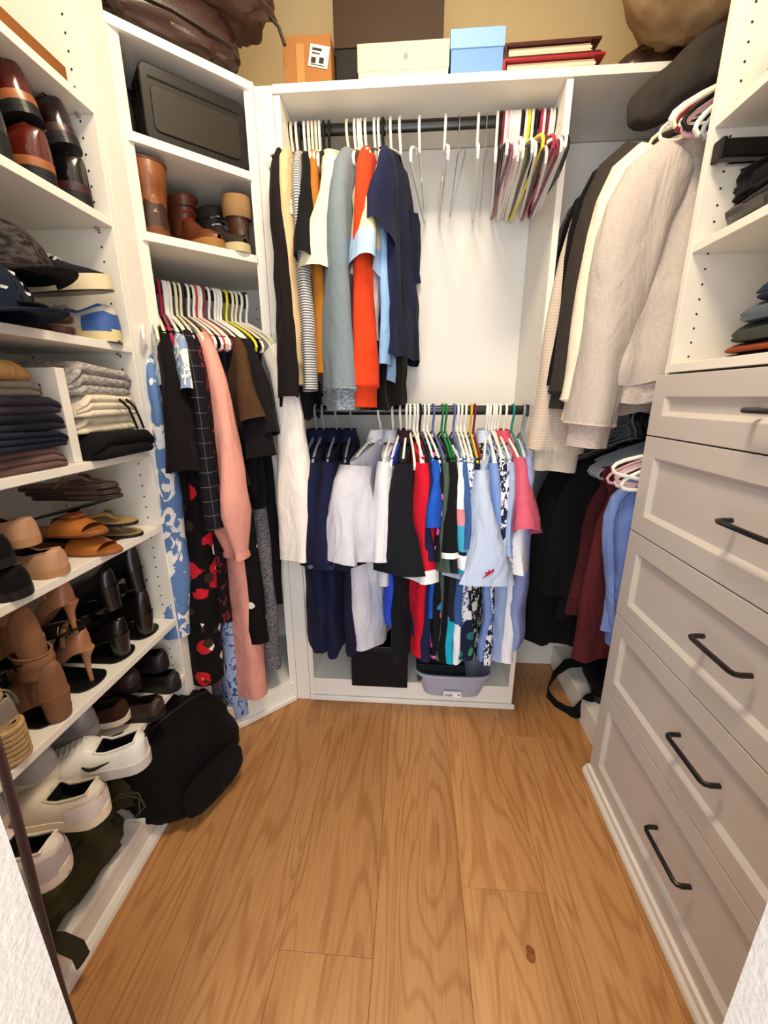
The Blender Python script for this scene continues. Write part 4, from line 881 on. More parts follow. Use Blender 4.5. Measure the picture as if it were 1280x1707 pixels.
# shelf B : dress shoes, heels out
def st_b(y, k): stacker((-0.79, y, ZS['B']), pi, 'black plastic shoe stacker on the upper left shelf, holding the ' + k)
BRN = leather('#5a1c12', .22, .6); BRNW = mat('#9a5a30', .4, 0, 0, 100, .2, .25, 30)
DBRN = leather('#25110f', .2, .6); BLKL = leather('#0c0b0c', .2, .6)
for y, lo, up in ((.845, ('black_loafer', 'glossy black loafer at the left edge of the upper shoe shelf', BLKL, RUB), ('black_loafer', 'glossy black loafer on the stacker left of the chestnut oxfords', BLKL, RUB)),
                  (.945, ('chestnut_oxford', 'lower polished chestnut oxford with a tan welt on the upper shoe shelf', BRN, BRNW), ('chestnut_oxford', 'upper polished chestnut oxford with a tan welt, on the stacker', BRN, BRNW)),
                  (1.045, ('black_oxford', 'glossy black oxford with a dark red sole edge beside the cabinet end panel', BLKL, leather('#3a1518', .4)), ('dark_brown_oxford', 'dark brown oxford on the stacker next to the upper chestnut oxford', DBRN, leather('#33191a', .4)))):
    st_b(y, 'black loafers' if y < .9 else 'chestnut oxfords' if y < 1 else 'dark oxfords')
    shoe(lo[0], lo[1], (-.755, y, ZS['B']+.005), pi, 'oxford', lo[2], lo[3], heel=('stack', RUB))
    shoe(up[0], up[1], (-.765, y, ZS['B']+.118), pi, 'oxford', up[2], up[3], heel=('stack', RUB), rot=(0, .24, pi))
# shelf C : sneakers, caps, sandals
DENB = leather('#3f62a4', .5, .1, .1)
s_ = shoe('blue_sneaker', 'white and blue sneaker with blue heel, nearest the end panel on the cap shelf', (-.735, 1.035, ZS['C']), pi-.06, 'sneaker', leather('#ddd5c8', .5, .1, .1), mat('#e0cf9c', .5), counter=DENB, collar=DENB, laces=cloth('#e8e4dc'), outsole=plastic('#2a3346'))
s_ = shoe('black_sneaker', 'black sneaker with cream sole tilted on top of the blue heeled sneaker', (-1.0, .985, ZS['C']+.095), 0, 'sneaker', cloth('#15161c'), mat('#e2d4ae', .5), laces=cloth('#d8d8d8'), outsole=plastic('#19191c'), rot=(.15, -.06, .1))
for k in range(2):
    o = thing('brown_sandal', ('lower' if k == 0 else 'upper')+' of two flat brown leather sandals stacked beside the blue heeled sneaker', 'sandal', (-.745, .905, ZS['C']+k*.024), pi)
    pts_ = [(f*.27, .042*swid(f, 2.2, .75)) for f in FS]
    MB().prism([(x, -y) for x, y in pts_]+[(x, y) for x, y in pts_[::-1]], 0, .016).build('sole', leather('#4a2315', .5), o, False, bevel=.004)
    strap_over(o, .17, .04, .012, .010, leather('#3a1a10', .5), width=.016)
def cap(loc, rz, label, m, bm, brimflat=False, rot=None, mark=None):
    o = thing('baseball_cap', label, 'cap', loc, rz, 'caps on the left shelf', rot=rot)
    for k in range(6):
        b = MB(); a0, a1 = k*pi/3+.012, (k+1)*pi/3-.012; rr = []
        for i in range(7):
            e_ = i/6*pi/2; rr.append([( .098*cos(e_)*cos(a0+(a1-a0)*j/5), .082*cos(e_)*sin(a0+(a1-a0)*j/5), .105*sin(e_)**.9 ) for j in range(6)])
        b.rings(rr, False, False, False).build('crown_panel', m, o)
    MB().add([(.0975*cos(2*pi*j/24), .0815*sin(2*pi*j/24), .0) for j in range(24)]+[(.094*cos(2*pi*j/24), .078*sin(2*pi*j/24), .02) for j in range(24)], [(j, (j+1) % 24, 24+(j+1) % 24, 24+j) for j in range(24)]).build('sweatband', bm, o)
    MB().tube([(0, 0, .103), (0, 0, .109)], .007, 8).build('button', bm, o)
    br = MB(); P0 = []; 
    for z_ in (0, .003):
        for j in range(13):
            a = radians(-62+124*j/12); P0.append((.096*cos(a), .081*sin(a), .004+z_-.0))
        for j in range(13):
            a = radians(-62+124*j/12); q = 1+.75*cos(a*1.4)**.6 if abs(a*1.4) < pi/2 else 1; P0.append((.096*cos(a)*q, .081*sin(a)*1.0, .004+z_-(0 if brimflat else .02)*(abs(sin(a)))**2))
    F_ = []
    for j in range(12):
        F_ += [(j, j+1, 14+j, 13+j), (26+j+1, 26+j, 39+j, 40+j), (13+j, 14+j, 40+j, 39+j), (j+1, j, 26+j, 27+j)]
    br.add(P0, F_).build('brim', bm, o)
    return o
cap((-.835, .80, ZS['C']+.025), -.3, 'black flat brimmed cap at the bottom of the cap pile', cloth('#121014'), cloth('#1b181a'), True)
cap((-.84, .865, ZS['C']+.105), -.1, 'dark grey knitted cap on top of the cap pile', pattern_mat('heather', '#1d191a', ['#4a4340'], 60), cloth('#1a1718'))
o = cap((-.79, .735, ZS['C']+.012), .1, 'navy cap with white script lines at the left edge of the cap shelf', cloth('#10182e'), cloth('#10182e'))
for k in range(3): MB().box(.085-.01*k, -.03, .035+.017*k, .089-.01*k, .03, .040+.017*k).build('script_line', cloth('#e8e8e8', 0), o, False)
# shelf D : folded clothes and white box
def folded(name, label, cat, loc, w_, d_, h_, m, rz=0.0, lobes=3, sd=1, slope=0.0, group=None, droop=0.0):
    """folded garment: front edge at local x=0, runs to -x (depth d_), width along y"""
    o = thing(name, label, cat, loc, rz, group)
    b = MB(); ny = 14; rr = []; rnd = random.Random(sd)
    prof = []
    for k in range(lobes):
        for a in range(-80, 81, 20):
            prof.append(((.5*h_/lobes)*cos(radians(a))*1.2, h_*(k+.5)/lobes+.5*h_/lobes*sin(radians(a))))
    back = [(-d_, h_), (-d_, h_*.5), (-d_, 0)]
    mid = [(-d_*.33, h_*1.02), (-d_*.66, h_*1.02)]; bot = [(-d_*.6, 0), (-d_*.3, 0)]
    full = prof+mid+back+bot
    for i in range(ny+1):
        t = i/ny; y = (t-.5)*w_; edge = min(t, 1-t); sq = min(1, .45+.55*smooth(edge*7))
        ring = []
        for (x, z) in full:
            nz = noise.noise(Vector((x*9+sd, y*9, z*30)))
            n2 = noise.noise(Vector((sd*3.1, y*5, z*14)))
            xx = x*(.97 if edge < .03 else 1)+.012*n2*(1 if x > -d_*.3 else .2); zz = z*sq*(1+.18*noise.noise(Vector((y*6+sd*2, x*5, 1))))
            ring.append((xx+.004*nz-(.014 if edge < .04 and x > -.02 else 0), y, max(0, zz+slope*(y))+(-droop*smooth((y/w_)*2) if droop else 0)))
        rr.append(ring)
    b.rings(rr); b.build('fabric', m, o, True, angle=1.3)
    return o
stk = [('folded_jersey', 'mauve brown jersey at the bottom of the folded pile on the left shelf', 'jersey', '#6f5754', .045, 3), ('folded_trousers', 'navy trousers folded second from the bottom of the left pile', 'trousers', '#1d2233', .036, 3), ('folded_trousers', 'dark blue grey trousers folded in the middle of the left pile', 'trousers', '#23262f', .034, 2),
       ('folded_sweater', 'charcoal plum sweater folded under the grey hoodie in the left pile', 'sweater', '#3a3440', .034, 2), ('folded_hoodie', 'warm grey hoodie folded second from the top of the left pile', 'hoodie', '#8e8478', .032, 2), ('folded_shirt', 'mustard shirt folded on top of the left pile', 'shirt', '#b98f56', .038, 1)]
z = ZS['D']
for i, (nm, lb, ct, c, h_, lo) in enumerate(stk):
    folded(nm, lb, ct, (-.765+[0, .015, .008, .012, -.01, -.012][i], .715+[0, 0.01, 0.012, .012, -.012, -.035][i], z), .25, .24, h_, cloth(c, .2), 0, lo, i+2, group='folded clothes on the left shelf'); z += h_*.97
o = thing('white_box', 'slim white cardboard box standing upright between the two folded piles', 'box', (-.765, .872, ZS['D']))
MB().box(-.25, -.012, 0, 0, .012, .205).build('carton', mat('#efe9e0', .6), o, False, bevel=.0015)
for k in range(4): MB().box(-.045, -.0128, .150+.006*k, -.041, -.0119, .154+.006*k).build('print_mark', mat('#3a3634', .7), o, False)
stk = [('folded_leggings', 'black leggings bundled at the bottom of the right folded pile', 'leggings', cloth('#0d0c0e', .3), .062, 2), ('folded_blouse', 'cream top folded above the black leggings', 'top', cloth('#e8dcc2', .08), .04, 2),
       ('folded_shorts', 'cream shorts with black drawstring in the right folded pile', 'shorts', cloth('#e0d4be', .08), .05, 3), ('folded_sweatpants', 'light grey heather sweatpants on top of the right folded pile', 'sweatpants', pattern_mat('heather', '#8c8884', ['#bdb8b0'], 90), .068, 3)]
z = ZS['D']
for i, (nm, lb, ct, m_, h_, lo) in enumerate(stk):
    g = folded(nm, lb, ct, (-.765+[.03, 0, .008, .0][i], .99, z), .195 if i else .205, .24, h_, m_, 0, lo, i+12, group='folded clothes on the left shelf'); z += h_*.97
    if i == 2:
        for dy in (.03, .055): MB().tube([(.02, dy-.02, .04), (.034, dy-.01, .02), (.036, dy, -.01), (.034, dy+.012, -.035)], .003, 6).build('drawstring', cloth('#141216'), g)
# shelf E : flats and sandals
BLKF = cloth('#0c0a0a', .1, .7); BEI = mat('#c79a78', .5, 0, .2, 100, .1, .15, 20)
zE = ZS['E']
g1 = 'flats and sandals on the third shelf from the floor'
shoe('black_flat', 'black ballet flat with a small silver stud, lower of the pair on the flats shelf', (-.735, .655, zE), pi, 'loafer', BLKF, RUB, lining='#1a1414', L=.24)
shoe('black_flat', 'black ballet flat with a small silver stud, stacked on its partner', (-.745, .645, zE+.066), pi, 'loafer', BLKF, RUB, lining='#1a1414', L=.24)
shoe('beige_loafer', 'beige leather loafer, lower of the pair beside the black ballet flats', (-.745, .755, zE), pi, 'loafer', BEI, mat('#b98a62', .6), L=.24)
shoe('beige_loafer', 'beige leather loafer lying on top of its partner', (-.775, .735, zE+.075), pi, 'loafer', BEI, mat('#b98a62', .6), L=.24)
def sandal(name, label, loc, rz, m, solem, medal=None, thong=False, rot=None):
    o = thing(name, label, 'sandal', loc, rz, rot=rot)
    pts_ = [(f*.24, .038*swid(f, 2.0, .74)) for f in FS]
    MB().prism([(x, -y) for x, y in pts_]+[(x, y) for x, y in pts_[::-1]], 0, .009).build('sole', solem, o, False, bevel=.003)
    MB().prism([(x*.98+.002, -y*.94) for x, y in pts_]+[(x*.98+.002, y*.94) for x, y in pts_[::-1]], .009, .0115).build('insole', m, o, False)
    if thong:
        for s in (-1, 1): MB().tube([(.185, 0, .012), (.165, s*.012, .03), (.13, s*.03, .026), (.11, s*.036, .008)], .0045, 6, flat=.6).build('strap', m, o)
    else:
        b = MB(); rr = []
        for x, hh in ((.125, .030), (.15, .036), (.18, .032), (.205, .02)):
            w_ = .039*swid(x/.24, 2.0, .74)+.001; rr.append([(x, w_*cos(pi*k/10), .006+hh*sin(pi*k/10)**.8) for k in range(11)])
        b.rings(rr, False, False, False).build('vamp', m, o)
    if medal:
        ring = [(.165+.021*cos(2*pi*k/20), .021*sin(2*pi*k/20), .046) for k in range(20)]
        mo = MB().tube(ring, .003, 6, closed=True).build('medallion', medal, o)
        for k in range(4):
            a = k*pi/4; MB().tube([(.165-.018*cos(a), -.018*sin(a), .0455), (.165+.018*cos(a), .018*sin(a), .0455)], .0022, 6).build('spoke', medal, mo)
    return o
CAM_ = leather('#b06a2c', .4, .2)
sandal('tan_sandal', 'tan leather slide sandal with round openwork medallion, lower of the pair', (-.955, .885, zE), 0, CAM_, leather('#8a4e22', .5), medal=leather('#7c3f18', .4))
sandal('tan_sandal', 'tan leather slide sandal with round openwork medallion, upper of the pair', (-.975, .875, zE+.046), 0, CAM_, leather('#8a4e22', .5), medal=leather('#7c3f18', .4), rot=(0, -.03, 0))
for k in range(2): sandal('gold_sandal', ('lower' if k == 0 else 'upper')+' gold thong sandal with black sole by the end panel on the flats shelf', (-.985+.0*k, 1.01-.012*k, zE+.037*k), 0, mat('#b08e58', .4), RUB, thong=True)
stacker((-.79, .985, zE+.001), pi, 'low black plastic shoe stacker behind the gold thong sandals', H=.10)
for k, lb in enumerate(('lowest of three thin brown thong sandals stacked under the folded clothes shelf', 'middle of three thin brown thong sandals stacked under the folded clothes shelf', 'topmost of three thin brown thong sandals stacked under the folded clothes shelf')):
    sandal('brown_thong_sandal', lb, (-.99+.004*k, .965-.02*k, zE+.112+.016*k), 0, leather('#5a4238', .5), leather('#3a2822', .6), thong=k == 2, rot=(0, -.03, 0.05*k))
# shelf F : heels on stackers
zF = ZS['F']; TAUP = cloth('#8a6248', .12, .8); NUDE = leather('#b07a58', .35, .3, .1); ROPE = mat('#b89a6e', .9, 0, .8, 60, 0, .3, 60)
for y, k in ((.575, 'rope wedges'), (.69, 'taupe ankle boots'), (.80, 'nude stilettos'), (.91, 'black pumps'), (1.02, 'black platform heels')):
    stacker((-.775, y, zF), pi, 'black plastic shoe stacker on the heels shelf holding the '+k, H=.15)
def wedge(lb, loc, rot=None):
    o = shoe('rope_wedge', lb, loc, pi, 'heel', cloth('#8c8478'), ROPE, lift=.085, heel=('wedge', ROPE), rot=rot)
    strap_over(o, .03, .034, .10, .05, cloth('#948a7c'), 'ankle_strap', .012, mat('#8f7d5a', .3, 1)); return o
wedge('rope soled wedge sandal with grey strap, lower of the pair on the heels shelf', (-.745, .575, zF+.005))
wedge('rope soled wedge sandal, upper of the pair at the left edge of the heels shelf', (-.755, .56, zF+.142), (0, .12, pi))
def bootie(lb, loc, rot=None): return shoe('taupe_ankle_boot', lb, loc, pi, 'bootie', TAUP, TAUP, lift=.055, heel=('block', TAUP), shaft=.11, rot=rot, cat='ankle boot')
bootie('taupe suede block heeled ankle boot, lower of the pair', (-.745, .685, zF+.005)); bootie('taupe suede block heeled ankle boot, upper of the pair', (-.76, .68, zF+.14), (0, .10, pi))
def stil(lb, loc, rot=None):
    o = shoe('nude_stiletto', lb, loc, pi, 'heel', NUDE, NUDE, lift=.09, heel=('stiletto', NUDE), rot=rot)
    strap_over(o, .035, .033, .115, .05, NUDE, 'ankle_strap', .007, mat('#c9a25a', .3, 1)); return o
stil('nude stiletto with gold buckled strap, lower of the pair', (-.775, .80, zF+.005)); stil('nude stiletto, upper of the pair beside the taupe boots', (-.775, .79, zF+.135), (0, .05, pi))
BP = leather('#0a090a', .3, .3)
for y, nm, a_, b_ in ((.91, 'black_pump', 'black pump on the base plate next to the nude stilettos', 'black pump raised on its stacker next to the upper nude stiletto'), (1.015, 'black_platform_heel', 'black block heeled shoe on the base plate beside the end panel', 'black block heeled shoe raised on the stacker beside the end panel')):
    for k, lb in enumerate((a_, b_)):
        shoe(nm, lb, (-.765, y, zF+.005+.14*k), pi, 'heel' if y < 1 else 'bootie', BP, BP, lift=.06, heel=('block', BP), rot=(0, .08*k, pi), lining='#151010')
# shelf G : sneakers and loafers, heels out
zG = ZS['G']; WH = mat('#e9e5de', .5, 0, .15, 300, .1, .06, 30); WS_ = mat('#e8e2d2', .5); GREYS = mat('#b8b5b2', .6, 0, .3, 200, 0, .1, 30); PKW = mat('#ddd0ca', .55, 0, .2, 200, .0, .06, 20)
o = shoe('white_sneaker', 'white running sneaker with black lining and dark side mark, leaning over the black duffel bag', (-.645, .765, zG+.01), pi+.30, 'sneaker', WH, mat('#cfccc6', .35, 0, 0, 100, .3), lining='#0d0d0f', laces=cloth('#e8e4d8'), wscale=1.02)
for s in (-1, 1): swoosh(o, .10, s*.0475, .05, .026, mat('#16161a', .5))
MB().tube([(-.002, -.012, .085), (-.006, -.008, .105), (-.006, .008, .105), (-.002, .012, .085)], .002, 6).build('pull_loop', cloth('#151515'), o)
shoe('cream_sneaker', 'cream mesh sneaker with thick sole in front of the grey and white one', (-.66, .635, zG), pi+.12, 'sneaker', mat('#d8cbb8', .7, 0, .4, 300, 0, .08, 40), mat('#ece0c6', .5), lining='#17151c', counter=PKW, collar=mat('#c8bda8', .8))
shoe('pink_white_sneaker', 'white and pale pink sneaker with chunky lugged sole above the olive bag', (-.655, .52, zG), pi+.08, 'sneaker', PKW, mat('#e2d6c8', .6), lining='#141014', counter=mat('#b9aeb2', .6), laces=cloth('#e0dcd4'), outsole=mat('#d8c8b4', .7))
shoe('pink_white_sneaker', 'white and pale pink chunky sneaker at the left edge of the bottom shelf', (-.795, .54, zG+.062), pi+.1, 'sneaker', PKW, mat('#e2d6c8', .6), lining='#141014', counter=mat('#b9aeb2', .6), L=.25)
shoe('grey_white_sneaker', 'grey and white sneaker tucked behind the cream mesh sneaker', (-.79, .66, zG+.058), pi+.15, 'sneaker', GREYS, WS_, lining='#3a3638', L=.25)
shoe('silver_sneaker', 'silver grey sneaker behind the white running sneaker', (-.80, .79, zG+.055), pi+.1, 'sneaker', mat('#9b9a9c', .4, .2), mat('#a8a6a6', .4), lining='#2a2a2c', L=.25)
shoe('brown_slip_on', 'brown canvas slip-on with white sole on the bottom shoe shelf', (-.775, .875, zG+.03), pi+.25, 'loafer', cloth('#3c261a'), mat('#e8e0d2', .6), lining='#2a1a12')
shoe('brown_loafer', 'round dark brown loafer on the shelf edge next to the duffel bag', (-.71, .925, zG), pi+.1, 'loafer', leather('#2c1a12', .5), RUB, lining='#1a100c', L=.25)
shoe('brown_loafer', 'dark brown loafer stacked behind the round one', (-.79, .95, zG+.065), pi, 'loafer', leather('#35211a', .5), RUB, lining='#1a100c', L=.25)
shoe('black_clog', 'black clog nearest the end panel on the bottom shoe shelf', (-.725, 1.03, zG), pi-.1, 'loafer', leather('#0f0c0c', .5), RUB, lining='#0a0808')
shoe('black_clog', 'black clog stacked on its partner by the end panel', (-.76, 1.04, zG+.068), pi-.05, 'loafer', leather('#0f0c0c', .5), RUB, lining='#0a0808', L=.25)
# corner shelf boots
zc = 1.693
def cpos(s, off, z): 
    q = A.lerp(B, s)+NI*off; return (q.x, q.y, z)
hd = atan2(NI.y, NI.x)
shoe('chelsea_boot', 'caramel brown pull-on boot with dark heel band at the left of the corner shelf', cpos(.17, .012, zc), hd, 'boot', leather('#8a4d22', .4, .2), mat('#6f4020', .5), shaft=.185, collar=leather('#6f3a18', .4), cat='boot', L=.25, counter=leather('#3a2014', .5), wscale=.98)
shoe('laced_boot', 'brown lace-up boot with red laces next to the caramel pull-on boot', cpos(.46, .235, zc), hd+pi+.25, 'boot', leather('#6a3418', .5), mat('#a07038', .6), shaft=.16, laces=cloth('#a02c2a'), cat='boot', L=.24, wscale=.8)
shoe('hiking_boot', 'dark grey hiking boot with grey laces in the middle of the corner shelf', cpos(.70, .225, zc), hd+pi+.2, 'boot', leather('#2e2722', .7, 0), mat('#c9b88c', .6), shaft=.145, laces=cloth('#b8bcc4'), cat='boot', L=.24, wscale=.78)
shoe('knit_cuff_boot', 'brown boot with tan knitted cuff at the right end of the corner shelf', cpos(.86, .02, zc), hd-.1, 'boot', leather('#4a2c1c', .5), mat('#c9ac7a', .6), shaft=.165, cuffm=mat('#a07c50', .9, 0, .8, 90), cat='boot', L=.22, wscale=.74)

# ================================================================== boxes, bags, bins
def blob(rx, ry, rz_, p=.75, amp=.1, fr=2.0, sd=0, flat=True, nu=40, nv=24, crease=0.0):
    b = MB(); rr = []
    for i in range(nv+1):
        th = -pi/2+pi*i/nv; ring = []
        for j in range(nu):
            ph = 2*pi*j/nu
            c = Vector((spow(cos(th), p)*spow(cos(ph), p), spow(cos(th), p)*spow(sin(ph), p), spow(sin(th), p)))
            n_ = noise.noise(c*fr+Vector((sd, 0, 0)))*amp+noise.noise(c*fr*2.7+Vector((sd, 5, 0)))*amp*.45
            if crease: n_ -= crease*abs(noise.noise(c*fr*1.7+Vector((0, sd, 9))))
            c = c*(1+n_); ring.append((c.x*rx, c.y*ry, (c.z+1)*rz_ if not flat else max(0, (c.z+.92)*rz_)))
        rr.append(ring)
    return b.rings(rr)
zt = 2.1345
def carton(name, label, x0, x1, y0, y1, z0, h_, m, cat='box', lidh=0, lidm=None, lo=.003):
    cx, cy = (x0+x1)/2, (y0+y1)/2; o = thing(name, label, cat, (cx, cy, z0)); w_, d_ = (x1-x0)/2, (y1-y0)/2
    MB().box(-w_, -d_, 0, w_, d_, h_-(.001 if lidh else 0)).build('carton', m, o, False, bevel=.0015)
    if lidh: MB().box(-w_-lo, -d_-lo, h_-lidh, w_+lo, d_+lo, h_+.002).build('lid', lidm or m, o, False, bevel=.0015)
    return o
o = carton('cardboard_box', 'brown cardboard box with a white shipping label at the left of the top shelf', -.405, -.262, 1.495, 1.70, zt, .14, mat('#a8713e', .8, 0, .1, 60, 0, .06, 12))
MB().box(-.012, -.001, 0, .012, .0, .1).xf(Matrix.Translation((-.02, -.1035, .02))).build('tape', mat('#b98a52', .4), o, False)
lab = MB().box(-.029, -.0008, -.026, .029, .0, .026).xf(Matrix.Translation((.036, -.1036, .088)) @ Matrix.Rotation(.2, 4, 'Y')).build('shipping_label', mat('#ece6da', .7), o, False)
for k, (a, b_, c_, d_) in enumerate(((-.022, .012, .006, .018), (-.022, .004, .002, .007), (-.022, -.018, -.008, -.004), (.002, -.016, .016, -.002), (-.022, -.022, .02, -.020))):
    MB().box(a, -.0014, min(b_, d_), c_, -.0009, max(b_, d_)).xf(Matrix.Translation((.036, -.1036, .088)) @ Matrix.Rotation(.2, 4, 'Y')).build('label_print', mat('#3a3430', .8), lab, False)
carton('black_storage_box', 'large black and dark brown lidded box, tallest thing on the top shelf', -.255, .062, 1.535, 1.75, zt, .30, mat('#15110f', .6), lidh=.172, lidm=mat('#3a2819', .6, 0, .1, 100), lo=.004)
o = carton('laptop_box', 'shallow cream box with a small grey apple mark in front of the black box', -.178, .079, 1.462, 1.53, zt, .087, mat('#e4d2b8', .5), lidh=.062, lidm=mat('#efe0b0', .5), lo=.002)
ap = [(0, .55), (.3, .68), (.62, .58), (.78, .3), (.6, .1), (.58, -.15), (.82, -.38), (.6, -.75), (.35, -.95), (0, -.85), (-.35, -.95), (-.65, -.7), (-.85, -.2), (-.8, .25), (-.55, .58), (-.28, .66)]
MB().add([(p[0]*.008+.008, -.0368, p[1]*.0085+.056) for p in ap], [tuple(range(16))[::-1]]).build('apple_mark', mat('#857f74', .4), o, False)
MB().add([(p[0]*.008+.008, -.0368, p[1]*.0085+.056) for p in ((.05, .75), (.1, 1.05), (.4, 1.35), (.35, 1.0))], [(0, 1, 2, 3)]).build('apple_leaf', mat('#857f74', .4), o, False)
carton('blue_gift_box', 'light blue lidded box between the cream box and the red binders', .086, .232, 1.468, 1.62, zt, .110, mat('#6f9bd6', .5), lidh=.042, lidm=mat('#8ab4dc', .5))
def binder(label, loc, rz_, m, w_=.27, d_=.24, h_=.035, pages=True, ry=0.0):
    o = thing('ring_binder', label, 'binder', loc, 0, 'binders on the top shelf', rot=(0, ry, rz_))
    MB().box(0, -.004, 0, w_, d_, .007).build('cover', m, o, False, bevel=.001); MB().box(0, -.004, h_-.006, w_, d_, h_).build('cover', m, o, False, bevel=.001)
    MB().box(-.010, -.004, 0, .0, d_, h_).build('spine', m, o, False, bevel=.001)
    for k in range(4): MB().box(.006, .004+.001*k, .008+(h_-.016)*k/4, w_-.022-.004*(k % 2), d_-.004, .0078+(h_-.016)*(k+1)/4).build('page_stack', mat('#dcc6a4' if k % 2 else '#e8d8bc', .9), o, False)
    return o
binder('bright crimson ring binder with loose pages, lower of the two on the top shelf', (.242, 1.475, zt+.001), .03, leather('#a01a2a', .3, .3, .05), h_=.042, w_=.275, ry=-.03)
binder('dark maroon ring binder lying on the crimson one', (.246, 1.485, zt+.046), .05, leather('#4a1518', .3, .3, .05), h_=.038, w_=.262, ry=-.045)
o = thing('document_folder', 'thin dark brown folder lying flat beside the binders', 'folder', (.54, 1.47, zt)); 
MB().box(0, 0, 0, .21, .18, .005).build('cover', leather('#2b1712', .4), o, False, bevel=.001); MB().box(.002, .004, .005, .205, .178, .010).build('sheet', leather('#4a281c', .5), o, False)
# right top: tan bag, dark brown bag below it
o = thing('tan_fabric_bag', 'crumpled tan fabric bag overhanging the top right shelf', 'bag', (.685, 1.40, 2.16)); 
blob(.16, .14, .16, .8, .14, 1.4, 4, False, crease=.12).build('body', mat('#a98a62', .7, 0, .3, 120, 0, .1, 9), o)
MB().tube([(-.07, -.10, .27), (-.06, -.12, .33), (0, -.13, .36), (.06, -.12, .33), (.07, -.10, .27)], .008, 8).build('handle', mat('#8d6f48', .8), o)
o = thing('brown_leather_pouch', 'dark brown leather pouch under the tan fabric bag', 'bag', (.66, 1.545, zt)); 
blob(.09, .07, .04, .7, .1, 2, 7).build('body', leather('#3a1f16', .35), o); MB().box(-.05, -.073, .045, .05, -.067, .049).build('zip', mat('#8a7048', .4, 1), o, False)
# left top: leather garment bags over the corner unit
def at_c(s, off, z): q = A.lerp(B, s)+NI*off; return Vector((q.x, q.y, z))
bang = atan2(DG.y, DG.x)
o = thing('brown_leather_bag', 'glossy dark brown leather bag lying along the top of the corner unit', 'bag', at_c(.42, .075, 2.1415), bang)
blob(.20, .095, .075, .6, .10, 2.2, 3, crease=.2).build('body', leather('#3d2620', .3, .4), o)
MB().tube([(-.17, -.088, .05), (0, -.098, .055), (.17, -.088, .05)], .004, 6).build('seam', leather('#241411', .4), o)
o = thing('brown_garment_bag', 'grey brown quilted garment bag heaped on the dark leather bag', 'bag', at_c(.55, .03, 2.272), bang, rot=(0, .10, bang))
blob(.24, .13, .09, .62, .12, 2.0, 8, crease=.22).build('body', leather('#5a4136', .5, .1), o)
for k in range(3): MB().tube([(-.2+.05*k, -.10-.01*k, .02+.03*k), (0, -.135, .03+.03*k), (.2, -.11, .02+.03*k)], .0035, 6).build('seam', leather('#3a2a22', .6), o)
MB().tube([(.2, -.06, .05), (.235, -.08, .02), (.25, -.09, -.02)], .005, 6).build('strap', leather('#2a1c16', .6), o)
# flat box lying on the topmost left shelf
o = thing('flat_wooden_tray', 'flat brown wooden tray edge on the topmost left shelf', 'tray', (-.80, .95, ZS['A'])); WD = mat('#8a5426', .6, 0, .2, 60, 0, .2, 20, stretch=(1, .2, 1))
MB().box(-.2, -.12, 0, .045, .09, .005).build('base', WD, o, False)
for b_ in ((.035, -.12, .005, .045, .09, .03), (-.2, -.12, .005, -.19, .09, .03), (-.19, -.12, .005, .035, -.11, .03), (-.19, .08, .005, .035, .09, .03)): MB().box(*b_).build('rim', WD, o, False, bevel=.001)
# hard cases on the corner shelf
zc2 = 1.9165
def hard_case(label, s, off, w_, d_, h_, rz_=0.0):
    o = thing('hard_case', label, 'case', at_c(s, off, zc2), bang+rz_, 'hard cases on the corner shelf')
    M1 = mat('#0c0907', .5, 0, .1, 200, .05); M2 = mat('#231b14', .5, 0, .1, 200, .1)
    def rbox(x0, y0, z0, x1, y1, z1, r=.02):
        pts_ = []
        for cx, cz, a0 in ((x1-r, z1-r, 0), (x0+r, z1-r, 90), (x0+r, z0+r, 180), (x1-r, z0+r, 270)):
            for a in range(0, 91, 15): pts_.append((cx+r*cos(radians(a0+a)), cz+r*sin(radians(a0+a))))
        b = MB().prism(pts_, y0, y1); b.v = [(x, z, y) for x, y, z in b.v]; b.f = [f[::-1] for f in b.f]; return b
    rbox(-w_/2, 0, 0, w_/2, d_*.48, h_).build('front_shell', M1, o, False, bevel=.004)
    rbox(-w_/2, d_*.52, 0, w_/2, d_, h_).build('back_shell', M1, o, False, bevel=.004)
    rbox(-w_/2+.004, d_*.47, .004, w_/2-.004, d_*.53, h_-.004).build('seal', mat('#0a0808', .6), o, False)
    rbox(-w_/2+.022, -.004, .022, w_/2-.022, .002, h_-.045, .015).build('raised_panel', M2, o, False, bevel=.002)
    MB().box(-w_/2+.02, -.0015, h_-.032, w_/2-.02, .002, h_-.028).build('groove', mat('#050505', .7), o, False)
    for x in (-w_*.28, w_*.28): MB().box(x-.014, d_*.40, h_-.004, x+.014, d_*.6, h_+.003).build('latch', M2, o, False, bevel=.001)
    return o
hard_case('large black hard case with raised bronze panel on the upper corner shelf', .56, .012, .275, .09, .168)
hard_case('smaller dark hard case leaning behind the large one on the upper corner shelf', .20, .125, .27, .08, .155, .10)
